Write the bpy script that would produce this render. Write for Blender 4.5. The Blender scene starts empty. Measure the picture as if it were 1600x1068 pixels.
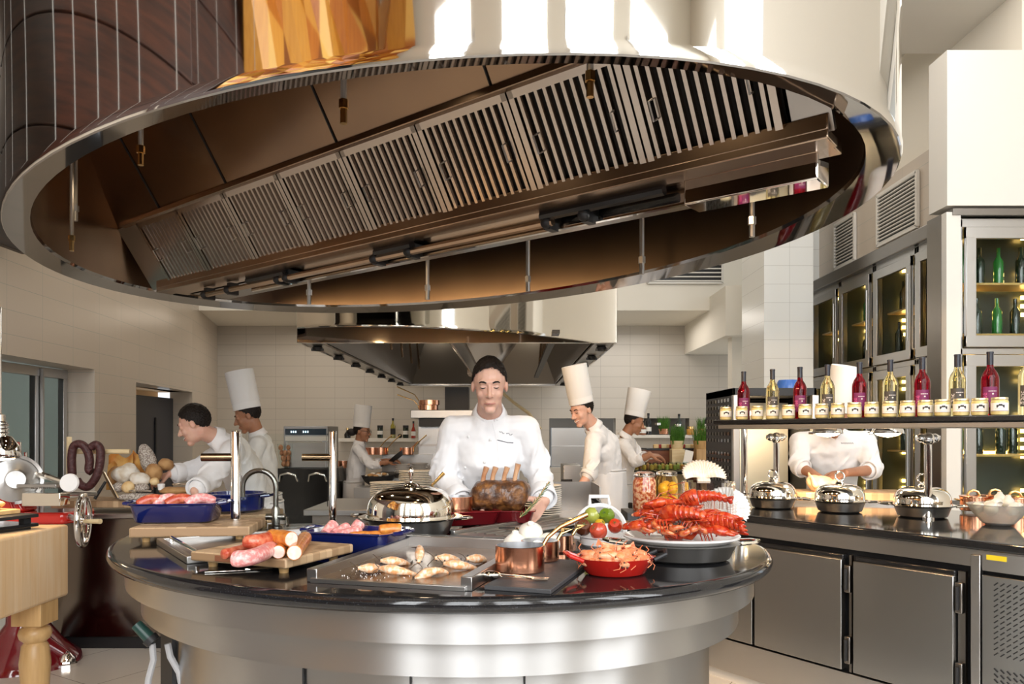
import bpy, bmesh, math, random
from mathutils import Vector, Matrix, noise
from mathutils.bvhtree import BVHTree
PI = math.pi
S = bpy.context.scene
COL = S.collection
V = Vector
random.seed(7)

# ------------------------------------------------------------------ camera, sky, light, exposure
F = 1200.0; HZ = 675.0; EYE = 1.4          # focal length in px, horizon row, eye height
cd = bpy.data.cameras.new('camera'); cam = bpy.data.objects.new('camera', cd); COL.objects.link(cam)
cam.location = (0, 0, EYE); cam.rotation_euler = (PI / 2, 0, 0)
cd.sensor_width = 36; cd.lens = F / 1600 * 36; cd.shift_y = (HZ - 534) / 1600; cd.clip_start = .05
S.camera = cam
S.view_settings.view_transform = 'Standard'; S.view_settings.look = 'None'
S.view_settings.exposure = 0.42; S.view_settings.gamma = 1.0; S.view_settings.use_curve_mapping = False
w = bpy.data.worlds.new('sky'); S.world = w; w.use_nodes = True
bg = w.node_tree.nodes['Background']; bg.inputs[0].default_value = (.86, .93, 1, 1); bg.inputs[1].default_value = 1.0

def area(name, loc, tgt, sx, sy, power, col=(1, 1, 1), spread=180):
    l = bpy.data.lights.new(name, 'AREA'); l.shape = 'RECTANGLE'; l.size = sx; l.size_y = sy
    l.energy = power; l.color = col; l.spread = math.radians(spread)
    o = bpy.data.objects.new(name, l); COL.objects.link(o); o.location = loc
    o.rotation_euler = (V(tgt) - V(loc)).to_track_quat('-Z', 'Y').to_euler(); return o
def spot(name, loc, tgt, power, col, size=1.2, blend=.6, r=.04):
    l = bpy.data.lights.new(name, 'SPOT'); l.energy = power; l.color = col; l.spot_size = size; l.spot_blend = blend; l.shadow_soft_size = r
    o = bpy.data.objects.new(name, l); COL.objects.link(o); o.location = loc
    o.rotation_euler = (V(tgt) - V(loc)).to_track_quat('-Z', 'Y').to_euler(); return o
# daylight through the tall windows of the hall (behind the camera and at its side)
WIN = [(-2.75, 1.1), (-.55, 1.3), (1.45, 1.5), (3.6, 1.5)]     # centre x, width (wall at y=-5)
for i, (x, ww) in enumerate(WIN):
    area('daylight_window', (x, -4.93, 4.7), (x, 0, 4.0), ww, 6.6, 170, (.98, .99, 1))
for i, y in enumerate((-3.6, -1.6)):
    area('daylight_side_window', (5.93, y, 4.4), (0, y + .5, 3.4), 1.4, 6.2, 150, (.98, .99, 1))
# ceiling lighting of the kitchen
area('kitchen_ceiling_light', (2.6, 5.4, 5.05), (2.2, 5.6, 0), 2.2, 1.2, 26, (1, .93, .84))
area('kitchen_ceiling_light', (-3.0, 8.2, 5.05), (-3.0, 8.2, 0), 1.6, 2.6, 24, (1, .86, .70))
area('kitchen_ceiling_light', (2.2, 8.6, 5.05), (2.0, 8.8, 0), 1.6, 2.2, 26, (1, .92, .82))
area('kitchen_ceiling_light', (1.9, 11.9, 3.15), (1.9, 11.7, 0), 1.5, 1.2, 14, (1, .93, .85))
area('kitchen_ceiling_light', (-3.0, 11.8, 3.15), (-3.0, 11.7, 0), 2.0, 1.2, 12, (1, .86, .70))

# ------------------------------------------------------------------ picture <-> place
def P(px, py, d): return V(((px - 800) / F * d, d, EYE - (py - HZ) / F * d))
def G(px, py, z):
    d = F * (EYE - z) / (py - HZ); return V(((px - 800) / F * d, d, z))

# ------------------------------------------------------------------ materials
MATS = {}
def M(name, col, rough=.5, metal=0.0, **k):
    if name in MATS: return MATS[name]
    m = bpy.data.materials.new(name); m.use_nodes = True; MATS[name] = m
    n = m.node_tree.nodes; L = m.node_tree.links; b = n['Principled BSDF']
    c4 = lambda c: (c[0], c[1], c[2], 1)
    b.inputs['Base Color'].default_value = c4(col); b.inputs['Roughness'].default_value = rough; b.inputs['Metallic'].default_value = metal
    for key, sock in (('trans', 'Transmission Weight'), ('ior', 'IOR'), ('coat', 'Coat Weight'), ('sss', 'Subsurface Weight'), ('aniso', 'Anisotropic'), ('anrot', 'Anisotropic Rotation'), ('sheen', 'Sheen Weight'), ('spec', 'Specular IOR Level'), ('alpha', 'Alpha')):
        if key in k: b.inputs[sock].default_value = k[key]
    if 'sss' in k: b.inputs['Subsurface Radius'].default_value = k.get('sr', (.02, .008, .004)); b.inputs['Subsurface Scale'].default_value = .3
    if 'emit' in k: b.inputs['Emission Color'].default_value = c4(k['emit'][0]); b.inputs['Emission Strength'].default_value = k['emit'][1]
    tc = n.new('ShaderNodeTexCoord'); mp = n.new('ShaderNodeMapping'); L.new(tc.outputs['Object'], mp.inputs[0])
    mp.inputs['Scale'].default_value = k.get('stretch', (1, 1, 1))
    if 'rot' in k: mp.inputs['Rotation'].default_value = k['rot']
    src = None
    if 'brick' in k:                                   # (axis u, axis v, width, height, mortar, col2, mortarcol, offset)
        a, c, bw, bh, mo, col2, mcol, off = k['brick']
        sp = n.new('ShaderNodeSeparateXYZ'); cb = n.new('ShaderNodeCombineXYZ'); L.new(mp.outputs[0], sp.inputs[0])
        L.new(sp.outputs[a], cb.inputs[0]); L.new(sp.outputs[c], cb.inputs[1])
        br = n.new('ShaderNodeTexBrick'); L.new(cb.outputs[0], br.inputs['Vector'])
        br.offset = off; br.squash = 1; br.inputs['Scale'].default_value = 1; br.inputs['Brick Width'].default_value = bw; br.inputs['Row Height'].default_value = bh
        br.inputs['Mortar Size'].default_value = mo; br.inputs['Mortar Smooth'].default_value = .2; br.inputs['Bias'].default_value = 0
        br.inputs['Color1'].default_value = c4(col); br.inputs['Color2'].default_value = c4(col2); br.inputs['Mortar'].default_value = c4(mcol)
        src = br.outputs['Color']
    if 'noise' in k:                                   # (scale, col2, lo, hi[, detail])
        q = k['noise']; nt = n.new('ShaderNodeTexNoise'); L.new(mp.outputs[0], nt.inputs['Vector'])
        nt.inputs['Scale'].default_value = q[0]; nt.inputs['Detail'].default_value = q[4] if len(q) > 4 else 4
        rp = n.new('ShaderNodeValToRGB'); L.new(nt.outputs['Fac'], rp.inputs[0])
        rp.color_ramp.elements[0].position = q[2]; rp.color_ramp.elements[1].position = q[3]
        rp.color_ramp.elements[0].color = c4(col); rp.color_ramp.elements[1].color = c4(q[1])
        for pos, cc in k.get('stops', ()): e = rp.color_ramp.elements.new(pos); e.color = c4(cc)
        if src:
            mx = n.new('ShaderNodeMix'); mx.data_type = 'RGBA'; mx.blend_type = 'MULTIPLY'; mx.inputs['Factor'].default_value = .8
            L.new(src, mx.inputs['A']); L.new(rp.outputs[0], mx.inputs['B']); src = mx.outputs['Result']
        else: src = rp.outputs[0]
    if src: L.new(src, b.inputs['Base Color'])
    if 'bump' in k:                                    # (scale, strength[, distance])
        q = k['bump']; nt = n.new('ShaderNodeTexNoise'); L.new(mp.outputs[0], nt.inputs['Vector'])
        nt.inputs['Scale'].default_value = q[0]; nt.inputs['Detail'].default_value = q[3] if len(q) > 3 else 5
        bp = n.new('ShaderNodeBump'); bp.inputs['Strength'].default_value = q[1]; bp.inputs['Distance'].default_value = q[2] if len(q) > 2 else .01
        L.new(nt.outputs['Fac'], bp.inputs['Height']); L.new(bp.outputs[0], b.inputs['Normal'])
    elif 'brick' in k and k.get('relief'):
        bp = n.new('ShaderNodeBump'); bp.inputs['Strength'].default_value = k['relief']; bp.inputs['Distance'].default_value = .004; bp.invert = True
        L.new(br.outputs['Fac'], bp.inputs['Height']); L.new(bp.outputs[0], b.inputs['Normal'])
    if k.get('tangent'):
        t = n.new('ShaderNodeTangent'); t.direction_type = 'RADIAL'; t.axis = 'Z'; L.new(t.outputs[0], b.inputs['Tangent'])
    return m

TILE = dict(brick=(1, 2, .52, .2, .0016, (.565, .485, .40), (.30, .33, .28), 0.0), relief=.3)
m_tile_side = M('glazed_tile_side', (.58, .50, .41), .28, **TILE)
m_tile_back = M('glazed_tile_back', (.56, .51, .44), .3, brick=(0, 2, .5, .18, .0022, (.545, .495, .425), (.30, .27, .23), 0.0), relief=.3)
m_tile_col = M('glazed_tile_column', (.82, .82, .78), .25, brick=(0, 2, 3.0, .2, .0016, (.81, .81, .77), (.5, .49, .45), 0.0), relief=.3)
m_plaster = M('cream_plaster', (.83, .78, .68), .7, bump=(40, .03))
m_white = M('white_paint', (.74, .71, .65), .6)
m_floor = M('floor_tile', (.74, .70, .64), .22, brick=(0, 1, .6, .6, .003, (.72, .68, .62), (.30, .27, .24), 0.0), rot=(0, 0, .55))
m_steel = M('brushed_steel', (.60, .595, .585), .44, 1, aniso=1.0, anrot=.25, tangent=True)
m_steel_flat = M('satin_steel', (.50, .49, .475), .30, 1, bump=(4, .02), stretch=(120, 1, 1))
m_steel_dark = M('dark_steel', (.27, .25, .23), .28, 1, bump=(4, .03), stretch=(100, 1, 1))
m_steel_warm = M('aged_steel', (.60, .46, .34), .27, 1, bump=(3, .03), noise=(2.2, (.46, .34, .25), .3, .7))
m_steel_mid = M('kitchen_steel', (.33, .33, .325), .3, 1, bump=(4, .03), stretch=(100, 1, 1))
m_rim = M('rim_steel', (.34, .33, .32), .04, 1)
m_mirror = M('polished_steel', (.86, .84, .80), .035, 1, bump=(1.3, .01))
m_chrome = M('chrome', (.88, .87, .85), .05, 1)
m_silver = M('silver_plate', (.90, .86, .78), .07, 1, bump=(9, .02))
m_granite = M('black_granite', (.012, .012, .013), .08, 0, noise=(260, (.07, .07, .08), .62, .8, 2), spec=.6)
m_black = M('black_matt', (.015, .015, .016), .45)
m_blackgloss = M('black_gloss', (.012, .012, .013), .15)
m_copper = M('copper', (.86, .42, .26), .2, 1, bump=(2, .02), stretch=(1, 1, 80))
m_brass = M('brass', (.83, .58, .26), .22, 1)
m_tin = M('tin_lining', (.75, .76, .78), .28, 1)
m_iron = M('cast_iron', (.03, .03, .032), .5, .4, bump=(60, .15))
m_blue = M('cobalt_enamel', (.006, .012, .09), .1, 0, coat=.6)
m_red = M('red_enamel', (.56, .018, .012), .1, 0, coat=.7)
m_darkred = M('burgundy_enamel', (.16, .008, .012), .14, 0, coat=.5)
m_ceramic = M('white_ceramic', (.87, .86, .85), .14, 0, coat=.3)
m_plate = M('plate_china', (.82, .80, .73), .2)
m_glass = M('clear_glass', (1, 1, 1), .02, 0, trans=1.0, ior=1.45)
m_pane = M('window_glass', (.93, .97, .96), .02, 0, trans=1.0, ior=1.02)
m_endgrain = M('end_grain_block', (.60, .42, .25), .5, 0, brick=(0, 1, .036, .03, .0008, (.30, .18, .09), (.34, .21, .11), .5), bump=(30, .05))
m_maple = M('maple_block', (.80, .64, .45), .42, 0, noise=(5, (.86, .80, .72), .35, .7), stretch=(8, 8, .8), brick=(1, 0, .4, 40, .004, (.72, .55, .36), (.60, .44, .28), 0))
m_honey = M('honey_wood', (.62, .40, .18), .35, 0, noise=(5, (.50, .30, .12), .35, .7), stretch=(9, 9, .8))
m_walnut = M('walnut_boards', (.022, .006, .003), .4, 0, noise=(3, (.075, .02, .008), .3, .7), stretch=(1, .6, 9))
m_amber = M('amber_veneer', (.50, .17, .02), .35, 0, noise=(3, (.36, .10, .012), .3, .7), stretch=(6, 6, .8))
m_amber2 = M('golden_veneer', (.62, .30, .05), .35, 0, noise=(3, (.50, .21, .03), .3, .7), stretch=(6, 6, .8))
m_plank = M('pale_wood', (.80, .66, .40), .5, 0, noise=(7, (.72, .55, .30), .3, .7), stretch=(1, 8, 8))
m_cloth = M('white_cotton', (.86, .86, .87), .85, 0, sheen=.2, bump=(9, .5, .05, 1.2))
m_hat = M('toque_paper', (.87, .87, .86), .8, 0, bump=(14, .08))
m_apron = M('white_apron', (.80, .80, .81), .9, 0, bump=(8, .5, .05, 1.2), stretch=(1, 1, .35))
m_pants = M('grey_trousers', (.42, .42, .44), .9, 0, bump=(18, .15))
m_skin = M('skin_light', (.74, .46, .35), .45, 0, sss=.25, noise=(9, (.70, .38, .28), .35, .75), bump=(110, .05))
m_skin2 = M('skin_tan', (.44, .215, .125), .45, 0, sss=.2, noise=(9, (.38, .17, .09), .35, .75))
m_hair = M('dark_hair', (.012, .008, .006), .55, 0, spec=.25, bump=(120, .4), stretch=(1, .3, 1))
m_lip = M('lip', (.46, .17, .14), .4)
m_teeth = M('teeth', (.85, .82, .76), .3)
m_dark_grey = M('dark_grey_panel', (.045, .045, .052), .4)
m_yellowlight = M('warm_lamp', (1, .8, .5), .5, 0, emit=((1, .62, .22), 9))
m_heatlamp = M('heat_lamp_bulb', (1, .9, .8), .5, 0, emit=((1, .72, .42), 14))
m_navy = M('navy_wool', (.02, .022, .05), .8)

# ------------------------------------------------------------------ mesh builder
def frame(x, y=None, z=None, o=(0, 0, 0)):
    """matrix from axes (any two given) and origin"""
    m = Matrix.Identity(4)
    for i, a in enumerate((x, y, z)):
        for r in range(3): m[r][i] = a[r]
    for r in range(3): m[r][3] = o[r]
    return m
def aim(o, d, up=(0, 0, 1)):
    """matrix whose +Z points along d"""
    z = V(d).normalized(); u = V(up)
    if abs(z.dot(u)) > .98: u = V((1, 0, 0))
    x = u.cross(z).normalized(); y = z.cross(x); return frame(x, y, z, o)
def T(*l, rz=0.0, s=1.0): return Matrix.Translation(V(l if len(l) == 3 else l[0])) @ Matrix.Rotation(rz, 4, 'Z') @ Matrix.Scale(s, 4)

class MB:
    def __init__(s): s.v = []; s.f = []; s.mi = []
    def add(s, vs, fs, mi=0, M4=None):
        o = len(s.v)
        s.v += [(M4 @ V(v)) if M4 else V(v) for v in vs]
        s.f += [tuple(i + o for i in f) for f in fs]; s.mi += [mi] * len(fs); return s
    def box(s, c, d, mi=0, M4=None, rz=0):
        x, y, z = d[0] / 2, d[1] / 2, d[2] / 2
        R = Matrix.Translation(V(c)) @ Matrix.Rotation(rz, 4, 'Z')
        if M4: R = M4 @ R
        vs = [(a * x, b * y, e * z) for e in (-1, 1) for b in (-1, 1) for a in (-1, 1)]
        return s.add(vs, [(0, 2, 3, 1), (4, 5, 7, 6), (0, 1, 5, 4), (2, 6, 7, 3), (0, 4, 6, 2), (1, 3, 7, 5)], mi, R)
    def loft(s, rings, mi=0, M4=None, cap=True, closed=True):
        n = len(rings[0]); vs = [p for r in rings for p in r]; fs = []
        for i in range(len(rings) - 1):
            for j in range(n if closed else n - 1):
                k = (j + 1) % n; fs.append((i * n + j, i * n + k, (i + 1) * n + k, (i + 1) * n + j))
        if cap: fs += [tuple(range(n))[::-1], tuple((len(rings) - 1) * n + j for j in range(n))]
        return s.add(vs, fs, mi, M4)
    def lathe(s, prof, seg=28, mi=0, M4=None, sx=1, sy=1, cap=True, a0=0, a1=2 * PI):
        full = abs(a1 - a0 - 2 * PI) < 1e-6; n = seg if full else seg + 1
        rings = [[(max(r, 1e-5) * math.cos(a0 + (a1 - a0) * j / seg) * sx, max(r, 1e-5) * math.sin(a0 + (a1 - a0) * j / seg) * sy, z) for j in range(n)] for r, z in prof]
        return s.loft(rings, mi, M4, cap and full, full)
    def tube(s, pts, r, seg=8, mi=0, M4=None, cap=True, flat=1.0, up=None):
        pts = [V(p) for p in pts]; n = len(pts); rr = r if isinstance(r, (list, tuple)) else [r] * n
        tn = [(pts[min(i + 1, n - 1)] - pts[max(i - 1, 0)]).normalized() for i in range(n)]
        u = V(up) if up else V((0, 0, 1))
        if abs(tn[0].dot(u)) > .95: u = V((1, 0, 0)) if abs(tn[0].x) < .9 else V((0, 1, 0))
        x = u.cross(tn[0]).normalized(); rings = []
        for i in range(n):
            x = (x - tn[i] * x.dot(tn[i]));  x.normalize(); y = tn[i].cross(x)
            rings.append([pts[i] + (x * math.cos(2 * PI * j / seg) + y * math.sin(2 * PI * j / seg) * flat) * rr[i] for j in range(seg)])
        return s.loft(rings, mi, M4, cap)
    def ell(s, c, r, mi=0, M4=None, seg=16, rings=10):
        if not isinstance(r, (tuple, list)): r = (r, r, r)
        R = Matrix.Translation(V(c)) @ Matrix.Diagonal((r[0], r[1], r[2], 1))
        if M4: R = M4 @ R
        return s.lathe([(math.sin(PI * i / rings), -math.cos(PI * i / rings)) for i in range(rings + 1)], seg, mi, R)
    def caps(s, p, q, r0, r1, seg=14):
        s.tube([p, q], [r0, r1], seg); s.ell(p, r0, seg=seg, rings=8); return s.ell(q, r1, seg=seg, rings=8)
    def chain(s, pts, rs, seg=14):
        for i in range(len(pts) - 1): s.caps(pts[i], pts[i + 1], rs[i], rs[i + 1], seg)
        return s
    def prism(s, poly, z0, z1, mi=0, M4=None):
        return s.loft([[(x, y, z0) for x, y in poly], [(x, y, z1) for x, y in poly]], mi, M4)
    def build(s, name, mats, parent=None, bev=0, bseg=2, ang=38, loc=None, world=False, sub=0, rem=0, smo=0, disp=None, solid=0, M4=None):
        me = bpy.data.meshes.new(name)
        me.from_pydata([tuple(v) for v in s.v], [], s.f)
        for m in (mats if isinstance(mats, (list, tuple)) else [mats]): me.materials.append(m)
        me.polygons.foreach_set('material_index', s.mi); me.validate(); me.update()
        bm = bmesh.new(); bm.from_mesh(me); bmesh.ops.recalc_face_normals(bm, faces=bm.faces); bm.to_mesh(me); bm.free()
        me.polygons.foreach_set('use_smooth', [True] * len(me.polygons))
        if ang < 180 and not rem: me.set_sharp_from_angle(angle=math.radians(ang))
        o = bpy.data.objects.new(name, me); COL.objects.link(o)
        if loc is not None: o.location = loc
        if M4 is not None: o.matrix_basis = M4
        if parent:
            o.parent = parent
            if world: o.matrix_parent_inverse = WM[parent].inverted()
        if rem:
            a = o.modifiers.new('r', 'REMESH'); a.mode = 'VOXEL'; a.voxel_size = rem; a.use_smooth_shade = True
        if smo:
            a = o.modifiers.new('s', 'SMOOTH'); a.factor = .5; a.iterations = smo
        if disp:
            tx = bpy.data.textures.new(name, 'CLOUDS'); tx.noise_scale = disp[0]; tx.noise_depth = 2
            a = o.modifiers.new('d', 'DISPLACE'); a.texture = tx; a.strength = disp[1]; a.mid_level = .5; a.texture_coords = 'GLOBAL'
        if bev:
            a = o.modifiers.new('b', 'BEVEL'); a.width = bev; a.segments = bseg; a.limit_method = 'ANGLE'; a.angle_limit = math.radians(40)
        if solid:
            a = o.modifiers.new('t', 'SOLIDIFY'); a.thickness = abs(solid); a.offset = 1 if solid > 0 else -1
        if sub:
            a = o.modifiers.new('u', 'SUBSURF'); a.levels = a.render_levels = sub
        return o
class _WM(dict):
    def __missing__(s, o): return Matrix.LocRotScale(o.location, o.rotation_euler, o.scale)
WM = _WM()
def tag(o, label, cat, group=None):
    o['label'] = label; o['category'] = cat
    if group: o['group'] = group
    return o
def thing(name, label, cat, loc=(0, 0, 0), rz=0, group=None):
    o = bpy.data.objects.new(name, None); o.empty_display_size = .05; COL.objects.link(o)
    o.location = loc; o.rotation_euler = (0, 0, rz); return tag(o, label, cat, group)
def struct(o, label=None):
    o['kind'] = 'structure'
    if label: o['label'] = label
    return o
def dup(root, loc, rz=None, label=None, group=None, rot=None, scale=None):
    r = root.copy(); COL.objects.link(r); r.location = loc
    if rz is not None: r.rotation_euler = (0, 0, rz)
    if rot is not None: r.rotation_euler = rot
    if scale is not None: r.scale = (scale,) * 3 if not isinstance(scale, (tuple, list)) else scale
    if label: r['label'] = label
    if group: r['group'] = group
    for ch in list(root.children):
        c = ch.copy(); COL.objects.link(c); c.parent = r
        for g in list(ch.children):
            d = g.copy(); COL.objects.link(d); d.parent = c
    return r
def arc(c, r, a0, a1, n, ax=(1, 0, 0), ay=(0, 0, 1)):
    c = V(c); ax = V(ax); ay = V(ay)
    return [c + ax * r * math.cos(a0 + (a1 - a0) * i / n) + ay * r * math.sin(a0 + (a1 - a0) * i / n) for i in range(n + 1)]
def wob(p, sc, am, seed=0): return noise.noise(V(p) * sc + V((seed * 7.3, seed * 3.1, seed * 1.7))) * am
def lump(mb, sc, am, seed=0):
    """roughen every vertex of the builder outward from its centroid"""
    c = sum(mb.v, V()) / len(mb.v)
    mb.v = [v + (v - c).normalized() * (wob(v, sc, am, seed) + wob(v, sc * 2.7, am * .45, seed + 3)) for v in mb.v]; return mb
# ================================================================== THE ROOM
b = MB(); b.box((0, 4.5, -.05), (13.4, 19.2, .1)); struct(b.build('floor', m_floor))
WALLX = [(1.5, -4.0), (6.15, -4.1), (8, -4.2), (10, -4.42), (11, -4.55), (13.2, -5.03)]
def XL(y):
    for (y0, x0), (y1, x1) in zip(WALLX, WALLX[1:]):
        if y <= y1: return x0 + (x1 - x0) * (y - y0) / (y1 - y0)
    return WALLX[-1][1]
b = MB()
ys = [1.5, 3.2, 4.8, 6.15, 7.0, 7.7, 8.2, 8.75, 9.4, 10.0, 10.5, 10.9, 11.5, 12.2, 13.2]
for y0, y1 in zip(ys, ys[1:]):
    z0 = 2.03 if 4.8 <= y0 < 7.7 else 1.97 if 8.75 <= y0 < 10.9 else 0
    b.prism([(XL(y0), y0), (XL(y1), y1), (XL(y1) - .32, y1), (XL(y0) - .32, y0)], z0, 5.2)
struct(b.build('wall_left', m_tile_side))
b = MB()                                     # back wall with two serving hatches
for x0, x1, z0, z1 in ((-5.2, .63, 0, 3.2), (1.755, 2.23, 0, 3.2), (3.0, 6, 0, 3.2), (.63, 1.755, 0, .8), (.63, 1.755, 1.638, 3.2), (2.23, 3.0, 0, 1.34), (2.23, 3.0, 1.638, 3.2)):
    b.box(((x0 + x1) / 2, 13.15, (z0 + z1) / 2), (x1 - x0, .3, z1 - z0))
struct(b.build('wall_back', m_tile_back))
b = MB()
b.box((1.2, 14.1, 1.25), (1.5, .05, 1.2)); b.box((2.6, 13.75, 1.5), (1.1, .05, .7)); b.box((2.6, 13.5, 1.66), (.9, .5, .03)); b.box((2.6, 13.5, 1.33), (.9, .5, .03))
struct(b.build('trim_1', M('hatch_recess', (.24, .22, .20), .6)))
b = MB(); b.box((0, 12.3, 3.9), (11.4, 1.9, 1.4)); struct(b.build('trim_2', m_plaster))            # bulkhead over the back wall
b = MB(); b.prism([(2.92, 13), (2.92, 10.5), (3.9, 10.2), (4.4, 10.2), (4.4, 13)], 2.72, 3.4); struct(b.build('trim_3', m_plaster))
b = MB(); b.box((3.6, 10.75, 1.45), (1.1, .2, 2.9)); struct(b.build('trim_4', m_plaster))
b = MB(); b.box((2.99, 8.7, 2.6), (.53, .8, 5.2)); b.box((3.4, 9.35, 2.6), (.8, .2, 5.2)); struct(b.build('column', m_tile_col), 'tall square tiled column behind the rack of bottles')
# right side: tiled wall over the wine cabinets, white box over the near one
b = MB(); b.box((3.85, 7.75, 3.55), (.3, 3.6, .72)); struct(b.build('wall_right', m_tile_side))
b = MB(); b.box((4.1, 7.75, 4.6), (.3, 3.6, 1.4)); b.box((4.45, 7.75, 3.6), (.1, 3.6, 3.4)); struct(b.build('trim_5', m_plaster))
b = MB(); b.box((4.7, 6.06, 3.75), (2.68, .26, 1.2)); struct(b.build('trim_6', m_white))
b = MB(); b.box((4.4, 6.5, 5.0), (3.6, 1.0, .3)); struct(b.build('trim_7', m_white))
b = MB(); b.box((0, 9.2, 5.25), (12.6, 8.2, .1)); b.box((0, 5.05, 7.4), (12.6, .12, 4.4)); struct(b.build('ceiling', m_white))
# the hall behind the camera: white wall with tall windows, walnut and amber wood cladding
m_hall = M('hall_plaster', (.78, .74, .66), .8)
b = MB()
def wall_holes(b, axis, pos, lo, hi, z1, holes, th=.2):
    """wall slab with rectangular openings (centre, width, z0, z1)"""
    e = lo
    def slab(a, c, z0, zz):
        m, l = (a + c) / 2, c - a
        if l > 0 and zz > z0: b.box((m, pos, (z0 + zz) / 2) if axis == 'x' else (pos, m, (z0 + zz) / 2), (l, th, zz - z0) if axis == 'x' else (th, l, zz - z0))
    for c, ww, h0, h1 in sorted(holes):
        slab(e, c - ww / 2, 0, z1); slab(c - ww / 2, c + ww / 2, 0, h0); slab(c - ww / 2, c + ww / 2, h1, z1); e = c + ww / 2
    slab(e, hi, 0, z1)
wall_holes(b, 'x', -5.1, -6.2, 6.2, 9.6, [(x, ww, 1.4, 8.0) for x, ww in WIN]); struct(b.build('wall_front', m_hall))
b = MB(); wall_holes(b, 'y', 6.1, -5.2, 5.95, 9.6, [(-3.6, 1.4, 1.3, 7.5), (-1.6, 1.4, 1.3, 7.5)]); struct(b.build('wall_side', m_hall))
b = MB(); b.box((0, -2.2, .004), (12.2, 5.6, .012)); struct(b.build('floor_hall', M('added_dark_floor', (.07, .04, .025), .3, 0, noise=(3, (.11, .065, .04), .3, .7), stretch=(1, 9, 1))))  # unseen dark floor, added so the island steel mirrors less white
b = MB(); b.box((0, -4.96, .65), (12.2, .05, 1.3)); b.box((5.97, -2, .6), (.05, 6.4, 1.2)); struct(b.build('trim_15', m_walnut))  # unseen dark wainscot, added to break up reflections in the steel bands
b = MB(); b.box((0, 0, 9.65), (12.6, 10.4, .1)); struct(b.build('trim_8', m_hall))
b = MB(); wall_holes(b, 'y', -6.1, -5.2, 5.2, 9.6, []); struct(b.build('trim_9', m_black))
b = MB()
for i in range(14): b.box((-5.0, 1.6, .35 + i * .66), (2.1, .12, .65))
struct(b.build('trim_17', m_walnut, bev=.008))
b = MB()
for i in range(14): b.box((-5.95, 2.3, .35 + i * .66), (.06, 5.4, .645))
o = b.build('wall_cladding', m_walnut, bev=.008); struct(o)
b = MB()
for i in range(10): b.box((-3.93, 2.5, 3.15 + i * .64), (.06, 2.0, .63))
struct(b.build('trim_16', m_walnut, bev=.008))
b = MB()
for i in range(10): b.box((-3.93, 4.85, 3.15 + i * .64), (.06, 2.7, .63))
struct(b.build('trim_14', M('ebony_boards', (.012, .006, .004), .4, 0, noise=(3, (.03, .012, .006), .3, .7), stretch=(1, .6, 9)), bev=.008), 'dark walnut boards high on the side wall')
b = MB(); rng = random.Random(3)                                     # faceted amber veneer panels
gy = [-4.95 + .54 * i for i in range(10)]; gz = [3.4 + .62 * i for i in range(10)]
pts = {(i, j): V((-5.98 + rng.uniform(.0, .55), y + rng.uniform(-.15, .15), z + rng.uniform(-.25, .25))) for i, y in enumerate(gy) for j, z in enumerate(gz)}
for i in range(9):
    for j in range(9):
        q = [pts[i, j], pts[i + 1, j], pts[i + 1, j + 1], pts[i, j + 1]]
        b.add(q[:3], [(0, 1, 2)], rng.randrange(2)); b.add([q[0], q[2], q[3]], [(0, 1, 2)], rng.randrange(2))
gx = [-6.0 + .45 * i for i in range(5)]
pt2 = {(i, j): V((x + rng.uniform(-.12, .12), -4.9 + rng.uniform(0, .4), z + rng.uniform(-.2, .2))) for i, x in enumerate(gx) for j, z in enumerate(gz)}
for i in range(4):
    for j in range(9):
        q = [pt2[i, j], pt2[i + 1, j], pt2[i + 1, j + 1], pt2[i, j + 1]]
        b.add(q[:3], [(0, 1, 2)], rng.randrange(2)); b.add([q[0], q[2], q[3]], [(0, 1, 2)], rng.randrange(2))
b.mi = [rng.choice((0, 0, 1, 1, 2, 3)) for _ in b.mi]; struct(b.build('wall_facets', [m_amber, m_amber2, M('dark_amber_veneer', (.22, .06, .008), .35), M('light_gold_veneer', (.80, .48, .12), .35)], ang=1))
for i in range(13):
    b = MB(); y = 1.75 + i * .36 + rng.uniform(-.17, .17) if i < 9 else -.2 + (i - 9) * .42; x = -3.6 if i < 9 else -5.5
    b.tube([(x, y, 3.0), (x, y + .01, 6), (x, y, 9.6 if i > 8 else 5.15)], .006, 5)
    tag(b.build('string_drape', M('grey_string', (.45, .44, .42), .6)), 'thin pale string hanging against the dark walnut cladding, mirrored in the hood', 'string', 'strings in front of the walnut wall')
for i, (x, ww) in enumerate(WIN):
    b = MB()
    for dx in (-ww / 2 + .03, 0, ww / 2 - .03): b.box((x + dx, -5.02, 4.7), (.05, .08, 6.6))
    for z in (1.43, 3.1, 4.7, 6.3, 7.97): b.box((x, -5.02, z), (ww, .08, .05))
    struct(b.build('window_%d' % (i + 1), m_white))
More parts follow.
